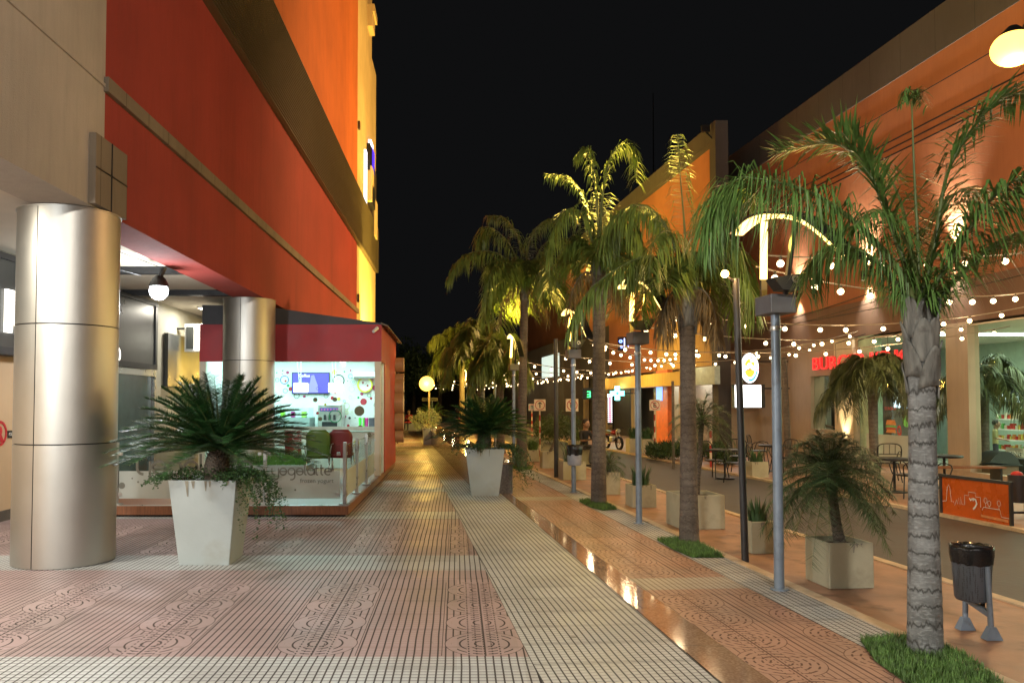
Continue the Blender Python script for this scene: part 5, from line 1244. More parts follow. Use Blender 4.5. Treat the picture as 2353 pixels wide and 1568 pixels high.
# blue neon and green neon
q = ONS(1435, 790, SB-.05); t = thing('blue_neon', 'small blue and white neon figures high on the red panel', 'sign', q)
for dx, dz, r in ((-.18,.12,.07),(-.14,-.12,.06),(.20,.18,.09),(.18,-.10,.05)):
    mb = MB().disc(q+Vector((dx*1.0,-.02,dz)), r, (0,-1,0), .02, 14, r*.55); mb.build('neon_ring', EM('neon_blue', (.12,.22,1.0), 7), t)
MB().box(q.x-.03, q.x+.0, q.y-.02, q.y, q.z-.25, q.z+.25).build('neon_bar', EM('neon_bluewhite', (.6,.7,1), 4), t); MB().box(q.x-.3,q.x+.3,q.y,q.y+.06,q.z-.3,q.z+.32).build('back_panel', m_blk, t)
q = ONS(1353, 905, 9.6); t = thing('green_neon', 'green neon character on the dark shopfront beyond the awning', 'sign', q); em = EM('neon_green', (.05,1,.2), 4)
txt('E', q+Vector((.1,-.02,-.15)), (math.pi/2, 0, math.pi), .42, em, t, .01, 'letter'); MB().box(q.x-.3,q.x+.3,q.y+.03,q.y+.07,q.z-.25,q.z+.3).build('back_panel', m_blk, t)
# blocks closing the street
m_far = plaster('far_wall', (.10,.085,.07), drk=(.03,.025,.02))
t = thing('far_building', 'dark two storey building closing the far end of the street', 'building', (0, 95, 0)); MB().box(-6, 9, 95, 105, 0, 6.5).build('wall', m_far, t)
for i in range(6): MB().box(-5+i*2.3, -4+i*2.3, 94.95, 94.99, 3.6, 5.0).build('window', m_signdk, t)
t = thing('far_shop', 'far dark shop row with a lit upper window beside the light brown palm', 'building', (SX(9.5,48), 48, 0)); swall('wall', 9.6, 12, 44, 80, 0, 5.0, m_far, t); swall('upper_window', 9.55, 9.59, 45, 50, 3.0, 4.3, EM('far_window', (.75,.9,.8), .7), t)

def far_tree(px, Y, h, r, label, sd):
    rnd = random.Random(sd); b = P(px, 950, Y); b.z = 0; t = thing('tree', label, 'tree', b, group='dark trees at the end of the street'); MB().tube([b, b+Vector((0,0,h*.55))], [.22,.12], 8).build('trunk', m_trB, t, smooth=True); mb = MB()
    for k in range(7):
        c = b+Vector((rnd.uniform(-r,r)*.6, rnd.uniform(-r,r)*.6, h*rnd.uniform(.5,.9))); rr = r*rnd.uniform(.35,.6)
        for i in range(420):
            d = Vector((rnd.gauss(0,1),rnd.gauss(0,1),rnd.gauss(0,1))).normalized(); p = c+d*rr*rnd.random()**.4; e = Vector((rnd.uniform(-1,1),rnd.uniform(-1,1),rnd.uniform(-1,.6))).normalized(); q_ = e.cross(d).normalized()*.07; mb.face(p-q_, p+e*.16, p+q_, p-e*.10)
    mb.build('crown', m_hedge, t)
for a_ in ((915,62,6.5,3.0,'broad dark tree closest to the kiosk at the end of the walkway',1),(950,70,5.2,2.6,'low dark tree behind the two distant seated people',2),(1010,66,6.0,2.8,'dark tree behind the orange globe lamp',3),(1240,72,6.5,3.4,'dark tree above the arrow sign far down the street',4),(1300,64,5.5,2.6,'dark tree beside the far dark shop row',5)): far_tree(*a_)
# ================================================================== STRINGS OF BULBS
m_bulb = EM('bulb_glow', (1.0,.74,.40), 7, False); m_wire = M('pale_wire', (.30,.24,.17), .6)
bulb0 = None; sgrp = 'strings of round bulbs across the street'
m_sock = M('bulb_socket', (.05,.04,.03), .6)
strings = [  # s, Y, z at both ends, sag, label
 (3.7,7.9,3.05, S0,10.6,4.30,.30,'bulb string closest to the camera tied to the tall dark pole'),
 (3.7,8.0,2.95, S0,13.5,3.75,.34,'bulb string from the tall dark pole to the wall above the red fascia letters'),
 (3.8,11.5,2.90, S0,14.2,3.45,.34,'bulb string passing just under the leaf bases of the grey ringed palm'),
 (3.9,13.0,2.85, S0,16.5,3.20,.30,'bulb string crossing in front of the glowing red letters'),
 (4.2,16.7,2.80, S0,15.5,3.05,.34,'bulb string from the square topped pole towards the shop glass'),
 (4.2,16.7,2.86, S0,20.5,3.40,.38,'bulb string from the square topped pole to the pale lit column'),
 (4.0,19.5,2.75, S0,22.5,3.15,.34,'bulb string passing over the light box'),
 (4.2,16.8,2.90, SB-.4,25.5,3.30,.36,'bulb string from the square topped pole to the tall grey frame'),
 (3.4,22.0,2.75, SB-.4,27.5,3.00,.34,'bulb string crossing above the canopy boxes'),
 (3.4,25.0,2.72, SB-.6,29.5,2.95,.32,'bulb string in front of the start of the yellow awning'),
 (3.3,28.5,2.70, SB-.6,32.0,2.90,.32,'bulb string in front of the middle of the yellow awning'),
 (3.3,32.0,2.70, SB-.6,35.0,2.90,.32,'bulb string reaching the blue neon figures'),
 (3.2,36.0,2.70, SB-.8,39.0,2.90,.34,'distant bulb string over the green neon character'),
 (3.0,40.5,2.70, SB-.8,43.5,2.90,.34,'distant bulb string over the seated person'),
 (2.8,45.5,2.70, SB-1,48.5,2.90,.34,'distant bulb string in front of the lit upper window'),
 (2.6,51.0,2.70, SB-1,54.0,2.90,.34,'very distant bulb string beyond the arrow sign'),
 (2.4,57.5,2.70, SB-1,60.0,2.90,.34,'last bulb string at the far end of the street'),
]
rnd = random.Random(31)
for si, (sa, ya, za_, sb, yb_, zb_, sag, lab) in enumerate(strings):
    a = Vector((SX(sa,ya), ya, za_)); b = Vector((SX(sb,yb_), yb_, zb_)); t = thing('string_light', lab, 'string light', a, group=sgrp)
    Lh = (b-a).length; f = lambda u: a.lerp(b, u) - Vector((0,0,sag*4*u*(1-u)))
    MB().tube([f(i/24) for i in range(25)], .009, 5).build('cable', m_wire, t)
    n = max(4, int(Lh/.62)); 
    for k in range(n):
        q = f((k+.5+rnd.uniform(-.12,.12))/n) - Vector((0,0,.075))
        if bulb0 is None:
            bulb0 = MB().ball((0,0,0), .036, 12).build('bulb', m_bulb, None, smooth='all'); bulb0['_'] = 0; del bulb0['_']
            o = bulb0
            sk0 = MB().lathe([(.015,.03),(.018,.05),(.012,.075)], n=8).build('socket', m_sock, None)
            s = sk0
        else: o = bulb0.copy(); COL.objects.link(o); s = sk0.copy(); COL.objects.link(s)
        o.parent = t; o.location = q - t.location; s.parent = o; s.location = (0,0,0)
        if k % 4 == 1: lamp('POINT', tuple(q-Vector((0,0,.06))), WARM, 13, .05)
# power cables on the orange wall
for i, (y0, z0, y1, z1, lab) in enumerate(((8.5,5.6,24,4.0,'thick black power cable sagging across the orange wall'),(7.5,4.35,26,3.9,'thin power cable along the lower edge of the orange wall'),(9,5.0,25,3.75,'middle power cable crossing the orange wall'))):
    pts = [Vector((SX(S0-.25-.1*i, y0+(y1-y0)*u), y0+(y1-y0)*u, z0+(z1-z0)*u - .25*4*u*(1-u))) for u in [k/20 for k in range(21)]]
    tag(MB().tube(pts, .014-.003*i, 5).build('power_cable', m_blk), lab, 'cable')

# ================================================================== STREET LAMPS (sodium) AND FILL LAMP
q = P(2328, 112, 10.5); t = thing('street_lamp', 'glaring orange street lamp on a tall pole near the orange wall', 'street lamp', (q.x+1.6, q.y, 0))
MB().tube([(q.x+1.6,q.y,0),(q.x+1.6,q.y,q.z+.2)], [.09,.06], 14).build('pole', m_darkpole, t, smooth=True); MB().tube(cat([(q.x+1.6,q.y,q.z+.15),(q.x+.9,q.y,q.z+.42),(q.x+.15,q.y,q.z+.30)], 10), .035, 10).build('arm', m_darkpole, t, smooth='all')
MB().lathe([(.06,.30),(.14,.22),(.19,.12),(.20,.08)], (q.x,q.y,q.z), 20).build('hood', m_dark, t, smooth=True); MB().ball(q, .27, 24, .85).build('lamp_bowl', EM('sodium_bowl', (1.0,.50,.09), 3.6), t, smooth='all')
lamp('POINT', (q.x-.02, q.y-.05, q.z-.36), SODIUM, 420, .24)
t = thing('street_lamp', 'added fill lamp with a neutral bowl on a pole, unseen behind the camera', 'street lamp', (3.1, -4.0, 0))  # added unseen fill lamp, lightens the paving, trunks and beige wall
MB().tube([(3.1,-4,0),(3.1,-4,6.2)], [.09,.06], 14).build('pole', m_darkpole, t, smooth=True); MB().tube([(3.1,-4,6.15),(1.7,-4,6.4)], .035, 10).build('arm', m_darkpole, t, smooth=True); MB().ball((1.6,-4,6.3), .2, 16, .8).build('lamp_bowl', EM('neutral_bowl', (1,.9,.72), 30), t, smooth='all')
lamp('POINT', (1.6, -4.0, 5.95), (1.0,.95,.88), 1650, .25)
q = P(980, 881, 32.0); t = thing('street_lamp', 'round orange globe street lamp beside the end of the left walkway', 'street lamp', (q.x, q.y, 0))
MB().tube([(q.x+.10,q.y,0),(q.x+.10,q.y,q.z-.1)], [.045,.035], 12).build('pole', M('ochre_pole', (.10,.08,.04), .6), t, smooth=True); MB().ball(q, .30, 24).build('lamp_globe', EM('sodium_globe', (1.0,.52,.07), 3.6), t, smooth='all')
MB().tube([(q.x+.10,q.y,q.z-.1),(q.x,q.y,q.z-.2)], .04, 8).build('arm', m_darkpole, t, smooth=True)
lamp('POINT', (q.x, q.y-.5, q.z), (1,.62,.12), 230, .2)
# flood behind the kiosk, and an added lamp on the frame lighting the facade
for i, (loc, d, e, lab, sp_) in enumerate((((-2.25,30.2,2.9),(-.55,.42,1),3000,'floodlight on a short post behind the kiosk aimed at the ochre end wall',92), ((SX(10.1,25.3),25.3,10.35),(-1,.14,-.16),5200,'added light source on top of the tall grey frame washing the left facade',112))):
    t = thing('facade_wash_light', lab, 'floodlight', loc); MB().cbox(Vector(loc)+Vector((0,-.06,-.05)), .26, .12, .22).build('housing', m_dark, t); MB().bar(Vector(loc)+Vector((0,-.06,-.15)), Vector((loc[0]+(.3 if i else 0),loc[1]-.06,9.9 if i else 0)), .05, .05).build('bracket', m_dark, t)
    lamp('SPOT', (loc[0]-.2*i, loc[1]+.10-.1*i, loc[2]+.05), (SODIUM if i else (1,.72,.14)), e, .08, d, sp_, .5)

# ================================================================== SMALL STREET THINGS
# litter bin
gl_, gr_ = G(2217,1444), G(2278,1467); bc = (gl_+gr_)/2; 
t = thing('litter_bin', 'grey perforated litter bin lined with a black bag on two legs', 'litter bin', bc); yb = bc.y
def perf():
    m, nt, bs = nmat('perforated_grey_metal'); tc = nt.nodes.new('ShaderNodeTexCoord'); v = nt.nodes.new('ShaderNodeTexVoronoi'); v.inputs['Scale'].default_value = 75; v.inputs['Randomness'].default_value = .25
    nt.links.new(tc.outputs['Object'], v.inputs[0]); h = E(nt, v.outputs[0]).lt(.30)
    nt.links.new(mix(nt, h*.8, (.105,.12,.14), (.012,.012,.014)), bs.inputs['Base Color']); bs.inputs['Roughness'].default_value = .45; bs.inputs['Metallic'].default_value = .3; bumpn(nt, bs, h*-1.0, .002); return m
zt = P(2230,1285,yb).z; zb = P(2230,1376,yb).z; xb = P(2232,1300,yb).x
MB().lathe([(.100,zb),(.108,zb+.015),(.122,zt-.01),(.124,zt+.02)], (xb,yb,0), 32).build('drum', perf(), t, smooth=True)
mb = MB(); rnd = random.Random(6); N = 40
def bagring(r, z, a): return [Vector((xb+(r+rnd.uniform(-a,a))*math.cos(2*math.pi*j/N), yb+(r+rnd.uniform(-a,a))*math.sin(2*math.pi*j/N), z+rnd.uniform(-a,a)*1.4)) for j in range(N)]
mb.rings([bagring(.127, zt-.02, .005), bagring(.134, zt+.04, .005), bagring(.135, zt+.085, .004), bagring(.133, zt+.105, .003), bagring(.118, zt+.085, .004), bagring(.10, zt-.05, .01), bagring(.04, zt-.12, .01)], cap=False)
o = mb.build('bin_bag', M('black_bag', (.010,.010,.011), .22, var=.3, scale=12, bump=.004), t, smooth='all')
for gx, ztop in ((gl_, zb+.10), (gr_, P(2268,1292,yb).z)):
    bs_ = Vector((gx.x, gx.y, 0)); MB().tube([bs_, Vector((gx.x-(.02 if gx is gr_ else -.01), gx.y, ztop))], .018, 12).build('leg', m_pole, t, smooth=True)
    MB().rings([[bs_+Vector((sx*.055, sy*.035, 0)) for sx, sy in ((-1,-1),(1,-1),(1,1),(-1,1))], [bs_+Vector((sx*.020, sy*.020, .085)) for sx, sy in ((-1,-1),(1,-1),(1,1),(-1,1))]]).build('foot', m_pole, t)
MB().bar(Vector((gl_.x,gl_.y,zb-.015)), Vector((gr_.x-.01,gr_.y,zb-.07)), .03, .035).build('cross_bar', m_pole, t)
MB().lathe([(.012,zb-.07),(.016,zb)], (xb+.05,yb-.03,0), 8).build('lock', m_dark, t)
# bin on the third lamp pole
b = G(1318,1130); t = thing('litter_bin', 'small pale grey litter bin with a black bag fixed to a lamp pole', 'litter bin', (b.x-.01, b.y-.14, 0)); x, y = b.x-.01, b.y-.17
z0, z1, z2 = P(1318,1068,y).z, P(1318,1045,y).z, P(1318,1022,y).z
MB().lathe([(.105,z0),(.12,z0+.02),(.128,z1+.02)], (x,y,0), 24).build('drum', M('pale_bin', (.34,.36,.40), .5), t, smooth=True)
mb = MB(); mb.lathe([(.130,z1),(.137,z1+.10),(.142,z2-.01),(.120,z2),(.10,z1+.02)], (x,y,0), 24, False)
for i, v in enumerate(mb.v): mb.v[i] = (v[0]+rnd.uniform(-.006,.006), v[1]+rnd.uniform(-.006,.006), v[2]+rnd.uniform(-.012,.012))
mb.build('bin_bag', M('black_bag', (0,0,0)), t, smooth='all'); MB().cbox(Vector((x,y+.12,(z0+z1)/2)), .06,.06,.08).build('clamp', m_dark, t)
# dark bin with a red bag on the terrace
b = G(2340,1190); t = thing('litter_bin', 'dark litter bin topped by a red bag beside the orange banner', 'litter bin', b)
z0, z1 = P(2340,1153,b.y).z, P(2340,1090,b.y).z; MB().lathe([(.10,z0),(.12,z1)], b, 20).build('drum', m_cord, t, smooth=True); MB().ball(Vector((b.x-.01,b.y,z1+.0)), .075, 12, .7).build('bin_bag', m_red, t, smooth='all')
for dx in (-.09,.09): MB().tube([b+Vector((dx,0,0)), b+Vector((dx,0,z0+.1))], .014, 8).build('leg', m_cord, t, smooth=True)
MB().cbox(b+Vector((0,0,.08)), .2,.03,.03).build('cross_bar', m_cord, t)
# covered grill
b = G(2310,1100); b = Vector((b.x, b.y, 0)); t = thing('covered_grill', 'barrel shaped grill with a dark lid on a brown box behind the orange banner', 'grill', b)
z0, z1, z2 = 0, P(2300,1068,b.y).z, P(2300,1036,b.y).z; xa, xb_ = P(2270,1000,b.y).x, P(2342,1000,b.y).x
bev(MB().box(xa+.03,xb_-.03,b.y,b.y+.4,0,z1-.01).build('stand', m_brownband, t), .01); mb = MB(); N = 10; hh = z2-z1
mb.prism([Vector((xa+(xb_-xa)*(i/N), b.y-.02, z1+hh*math.sin(math.pi*min(1, max(.02, i/N)))**.6)) for i in range(N+1)], (0,.46,0)); mb.build('lid', m_cord, t, smooth=True); MB().box(xa-.03,xb_+.03,b.y-.04,b.y+.44,z1-.01,z1+.012).build('rim', m_cord, t)
# orange banner barrier
c0, c1 = G(2163,1182), G(2324,1213); 
t = thing('banner_barrier', 'orange banner with a white line skyline stretched in a dark metal frame at the kerb', 'banner', c0); hB = .56
MB().bar(c0, c0+Vector((0,0,hB)), .035, .035).build('frame_post', m_cord, t); MB().bar(c1, c1+Vector((0,0,hB)), .035, .035).build('frame_post', m_cord, t); MB().bar(c0+Vector((-.02,0,hB)), c1+Vector((.02,0,hB)), .04, .04).build('top_rail', m_cord, t)
u = (c1-c0); Lb = u.length; u.normalize(); n = Vector((u.y,-u.x,0)); 
if n.y > 0: n = -n
def bp(x, z, d=.0): return c0 + u*x*Lb + Vector((0,0,z)) + n*d
mb = MB(); N = 12; mb.rings([[bp(.02+.96*i/N, .02+.52*j/6, .004*math.sin(i*1.3)*math.sin(j*1.1)) for j in range(7)] for i in range(N+1)], close=False, cap=False); mb.build('banner_cloth', M('orange_vinyl', (.55,.10,.012), .28, var=.08), t, smooth='all')
mb = MB(); U, V = u, Vector((0,0,1)); L2 = lambda pts, w: ribbon(mb, [(p[0]*Lb, p[1]) for p in pts], w, c0, U, V, n, .012)
L2([(.03,.20),(.09,.21),(.11,.40),(.13,.44),(.15,.40),(.17,.21),(.20,.22),(.22,.17),(.25,.25),(.26,.19),(.28,.28),(.30,.19),(.31,.30),(.33,.20),(.37,.20),(.37,.33),(.43,.33),(.43,.38),(.53,.38),(.53,.33),(.60,.33),(.60,.20)], .007)
L2([(.62,.17),(.64,.21),(.86,.21),(.88,.12),(.98,.12)], .008)
for cx_, cz_ in ((.67,.30),(.72,.27),(.85,.29)): L2([(cx_+.022*math.cos(a*.52), cz_+.035*math.sin(a*.52)) for a in range(13)], .006); L2([(cx_,cz_-.03),(cx_,.21)], .006)
mb.build('skyline_drawing', m_white, t); mb = MB(); L2([(.44,.30),(.46,.27),(.48,.30),(.50,.27)], .022); L2([(.49,.30),(.53,.29),(.545,.24),(.52,.19),(.49,.16)], .024); mb.build('emblem', m_white, t)
mb = MB(); mb.face(bp(.60,.075,.012), bp(.97,.065,.012), bp(.97,.10,.012), bp(.60,.11,.012)); mb.build('caption_bar', M('pale_orange_print', (.62,.25,.10), .5), t)
# traffic signs
m_sred = M('sign_red', (.40,.03,.02), .5); m_sface = M('sign_face', (.66,.55,.42), .5, var=.04); m_sblk = M('sign_black', (.015,.012,.012), .5)
def striped_post(b, h, t, w=.025, n=8):
    for k in range(n): MB().tube([b+Vector((0,0,h*k/n)), b+Vector((0,0,h*(k+1)/n))], w, 10).build('post_band', m_sred if k % 2 == 0 else m_sface, t, smooth=True)
def sign(px, py, Y, size, kind, label, face=m_sface):
    c = P(px, py, Y); t = thing('traffic_sign', label, 'traffic sign', (c.x, c.y, 0)); hs = size/2
    striped_post(Vector((c.x,c.y+.04,0)), c.z-hs+.05, t, .022)
    bev(MB().box(c.x-hs,c.x+hs,c.y-.01,c.y+.01,c.z-hs,c.z+hs).build('plate', face, t), .004)
    MB().disc(c+Vector((0,-.011,0)), hs*.86, (0,-1,0), .004, 28, hs*.74).build('ring', m_sred, t)
    d = Vector((0,-.016,0))
    if kind == 'arrow':
        mb = MB(); mb.box(c.x-hs*.09,c.x+hs*.09,c.y-.018,c.y-.012,c.z-hs*.5,c.z+hs*.4); mb.prism([c+d+Vector((-hs*.36,0,hs*.12)), c+d+Vector((-hs*.36,0,hs*.28)), c+d+Vector((0,0,hs*.58)), c+d+Vector((hs*.36,0,hs*.28)), c+d+Vector((hs*.36,0,hs*.12)), c+d+Vector((0,0,hs*.38))], (0,-.005,0)); mb.build('arrow', m_sblk, t)
    elif kind == 'E':
        txt('E', c+Vector((-hs*.36,-.018,-hs*.42)), (math.pi/2,0,0), size*.62, m_sblk, t, .003, 'letter', bold=size*.012); MB().bar(c+Vector((-hs*.52,-.024,hs*.55)), c+Vector((hs*.52,-.024,-hs*.55)), .008, hs*.13).build('slash', m_sred, t)
    return t
sign(1240, 930, 23.0, .33, 'arrow', 'square sign with a black upward arrow in a red ring')
sign(1314, 930, 21.0, .33, 'E', 'no parking sign partly hidden behind the third lamp pole')
sign(1504, 930, 23.2, .31, 'E', 'no parking sign in front of the orange shop column')
sign(1343-121, 1035-100, 34.0, .30, 'arrow', 'small grey sign beyond the tall slim palm trunk', m_pole)
b = G(1633, 1072); t = thing('striped_bollard', 'red and white striped post without a sign beside the clipped shrub', 'bollard', b); striped_post(b, P(1633,972,b.y).z, t, .03, 6)
c = P(988, 917, 44); t = thing('street_name_sign', 'long street name plate on a post under the round orange globe lamp', 'street sign', (c.x, c.y, 0)); MB().box(c.x-.45,c.x+.42,c.y-.01,c.y+.01,c.z-.09,c.z+.09).build('plate', M('name_plate', (.16,.15,.10), .5), t); MB().tube([(c.x+.1,c.y+.05,0),(c.x+.1,c.y+.05,c.z+.1)], .03, 8).build('post', m_pole, t); MB().box(c.x-.40,c.x+.37,c.y-.016,c.y-.011,c.z-.03,c.z+.03).build('dark_line', m_sblk, t)
# cafe chairs and tables (dark metal)
m_iron = M('black_iron', (.018,.017,.016), .4, .4)
def iron_chair():
    t = thing('bistro_chair', 'x', 'chair', (0,0,0), group='dark metal chairs on the terrace'); w = .19
    for sx in (-1,1):
        for sy in (-1,1): MB().tube([(sx*w*.85, sy*.16, .37), (sx*w*1.15, sy*.21, 0)], .010, 6).build('leg', m_iron, t)
        MB().tube(cat([(sx*w*.9,-.17,.37),(sx*w*1.15,-.19,.56),(sx*w*1.2,.05,.58),(sx*w*1.05,.14,.37)], 8), .010, 6).build('arm', m_iron, t, smooth='all')
    MB().lathe([(.19,.36),(.195,.37),(.19,.385)], n=20).build('seat', m_iron, t, smooth=True)
    mb = MB(); mb.tube(cat([(-w,.17,.37),(-w*1.05,.22,.70),(0,.25,.76),(w*1.05,.22,.70),(w,.17,.37)], 16), .011, 6); mb.tube([(-w*1.0,.20,.55),(w*1.0,.20,.55)], .009, 6); [mb.tube([(x,.2,.55),(x,.235,.74)], .006, 5) for x in (-.1,0,.1)]; mb.build('backrest', m_iron, t, smooth='all'); return t
def iron_table():
    t = thing('bistro_table', 'x', 'table', (0,0,0), group='round terrace tables'); MB().lathe([(.30,.56),(.31,.57),(.31,.59),(.30,.60)], n=28).build('tabletop', m_iron, t, smooth=True); MB().tube([(0,0,.02),(0,0,.56)], .022, 10).build('pedestal', m_iron, t, smooth=True); MB().lathe([(.20,0),(.20,.015),(.04,.03)], n=20).build('base', m_iron, t, smooth=True); return t
ch0 = iron_chair(); tb0 = iron_table()
tables = [(1665,1098,'round dark table beside the clipped shrub'),(1775,1082,'round dark table behind the agave planter'),(1925,1112,'round dark table hidden by the young date palm'),(2055,1130,'round dark table left of the grey ringed palm trunk'),(2170,1120,'round dark table behind the orange banner')]
chairs = [(1640,1098,.6,'dark metal chair nearest the striped bollard'),(1688,1106,-1.9,'dark metal chair at the kerb in front of the clipped shrub'),(1698,1086,2.6,'dark metal chair between the shrub and the agave planter'),(1742,1070,1.0,'dark metal chair behind the agave planter'),(1800,1090,-1.2,'dark metal chair beside the rough wooden pole'),(1885,1112,.7,'dark metal chair left of the hidden table'),(1955,1124,-1.0,'dark metal chair right of the hidden table'),(1990,1134,.9,'dark metal chair whose legs show under the date palm fronds'),(2088,1142,-1.57,'dark metal chair with curled arms beside the ringed palm trunk'),(2040,1105,2.8,'dark metal chair close to the etched glass screen'),(2140,1150,.3,'dark metal chair between the ringed palm trunk and the banner')]
for i, (px, py, lab) in enumerate(tables):
    p = G(px, py)
    if i == 0: tb0.location = p; tb0['label'] = lab
    else: copy_thing(tb0, p, 0, lab)
for i, (px, py, rz, lab) in enumerate(chairs):
    p = G(px, py)
    if i == 0: ch0.location = p; ch0.rotation_euler.z = rz; ch0['label'] = lab
    else: copy_thing(ch0, p, rz, lab)
# wooden bench behind the banner
b = G(2190,1128); t = thing('wooden_bench', 'brown wooden bench along the glass front behind the banner', 'bench', b); d = Vector((.0,0,0))
x0, x1 = b.x-.45, b.x+.95
for k in range(3): MB().box(x0,x1,b.y+k*.11,b.y+.09+k*.11,.40,.43).build('seat_slat', m_wood, t)
for x in (x0+.08, x1-.08): MB().box(x-.02,x+.02,b.y+.02,b.y+.3,0,.4).build('leg', m_dark, t)
# motorcycle
def motorcycle(loc, rz, label):
    t = thing('motorcycle', label, 'motorcycle', (0,0,0)); s = 1
    for x, nm in ((-.42,'wheel'),(.42,'wheel')):
        wv = MB().disc((x,-.03,.22), .22, (0,1,0), .06, 24, .165).build('tyre', m_blk, None); hub = MB().disc((x,-.02,.22), .165, (0,1,0), .03, 20, .145).build('wheel', m_steel, t); wv.parent = hub
        mb = MB(); [mb.bar((x,0,.22),(x+.155*math.cos(a),0,.22+.155*math.sin(a)),.008,.008) for a in [k*math.pi/4 for k in range(8)]]; sp_ = mb.build('spokes', m_steel, None); sp_.parent = hub
    mb = MB(); mb.tube(cat([(-.42,.05,.22),(-.2,.05,.30),(.0,.0,.28),(.18,0,.34),(.26,0,.56)], 12), .022, 8); mb.tube([(-.35,0,.5),(.24,0,.54)], .02, 8); mb.tube([(-.42,.05,.22),(-.3,.04,.5)], .015, 8); mb.build('frame', m_dark, t, smooth='all')
    for y in (-.05,.05): MB().tube([(.42,y,.22),(.28,y,.62)], .015, 8).build('fork', m_steel, t, smooth='all')
    bev(MB().cbox(Vector((-.02,0,.32)), .22,.16,.18).build('engine', m_steel, t), .03)
    MB().ball((.10,0,.56), .13, 14, .65).build('fuel_tank', M('moto_red', (.25,.015,.015), .25), t, smooth='all')
    mb = MB(); mb.prism([(-.42,-.07,.56),(-.05,-.08,.52),(.0,-.06,.56),(-.2,-.07,.60),(-.45,-.06,.62)], (0,.15,0)); bev(mb.build('seat', m_blk, t), .02)
    MB().tube(cat([(.25,-.26,.70),(.27,-.12,.74),(.27,.12,.74),(.25,.26,.70)], 10), .012, 6).build('handlebar', m_dark, t, smooth='all')
    MB().disc((.33,0,.62), .065, (1,0,0), .06, 16).build('headlight', m_steel, t); mb = MB(); mb.prism([(-.62,-.04,.46),(-.30,-.04,.50),(-.30,-.04,.46),(-.60,-.04,.42)], (0,.08,0)); mb.build('mudguard', M('moto_red', (0,0,0)), t)
    MB().tube([(.0,-.1,.2),(-.5,-.12,.25)], [.02,.035], 10).build('exhaust', m_steel, t, smooth=True)
    t.location = loc; t.rotation_euler.z = rz; return t
b = G(1408,1031); motorcycle(b, -1.25, 'dark red motorcycle parked by the kerb in front of the pharmacy')
# parked cars far behind the palms
def car(loc, rz, label, mat):
    t = thing('parked_car', label, 'car', (0,0,0)); prof = [(-1.6,.30),(-1.62,.62),(-1.45,.78),(-1.0,.84),(-.65,1.16),(.35,1.18),(.80,.86),(1.45,.76),(1.62,.58),(1.62,.30)]
    o = MB().prism([Vector((x,-.68,z)) for x, z in prof], (0,1.36,0)).build('body', mat, t, smooth=True); bev(o, .06, 3)
    for s_ in (-.685,.675): mb = MB().prism([(-.85,s_,.86),(-.58,s_,1.10),(.30,s_,1.11),(.62,s_,.86)], (0,.012,0)); mb.build('side_window', m_signdk, t)
    MB().prism([(-1.02,-.55,.86),(-1.02,.55,.86),(-.70,.5,1.13),(-.70,-.5,1.13)], (-.02,0,.01)).build('rear_window', m_signdk, t)
    for x in (-1.0,1.0):
        for y in (-.70,.56): MB().disc((x,y,.27), .27, (0,1,0), .15, 20).build('wheel', m_blk, t, smooth=True)
    for y in (-.5,.5): MB().cbox(Vector((-1.64,y,.62)), .03,.22,.10).build('tail_light', EM('tail_red', (1,.03,.04), 2.2), t)
    t.location = loc; t.rotation_euler.z = rz; return t
b = P(1072,948,47); b.z = 0; car(b, math.pi/2+SANG, 'dark car with red tail lights parked behind the floodlit palm clump', M('car_dark', (.05,.015,.015), .25))
b = P(1112,948,44); b.z = 0; car(b, math.pi/2+SANG, 'grey car parked beyond the pale palm trunk', M('car_grey', (.12,.12,.13), .25))
# far lamps with a cold light
for i, (px, py) in enumerate(((1248,902),(1243,904))):
    q = P(px - i*22, py, 60); t = thing('cold_lamp', ('large cold white lamp above the arrow sign far down the street','small cold white lamp near the small grey sign')[i], 'lamp', (q.x, q.y, 0)); MB().ball(q, (.20,.12)[i], 12).build('globe', EM('cold_white', (.75,.85,1), 14), t, smooth='all'); MB().tube([(q.x,q.y,0), q], .04, 8).build('pole', m_pole, t)
# slim radio mast behind the framed building
a = P(1500, 395, 70); t = tag(MB().tube([Vector((a.x,a.y,6)), P(1500,215,70)], [.12,.04], 6).build('radio_mast', m_darkpole), 'thin dark radio mast rising behind the framed building', 'mast')
# water bottle and cup on the road verge? none

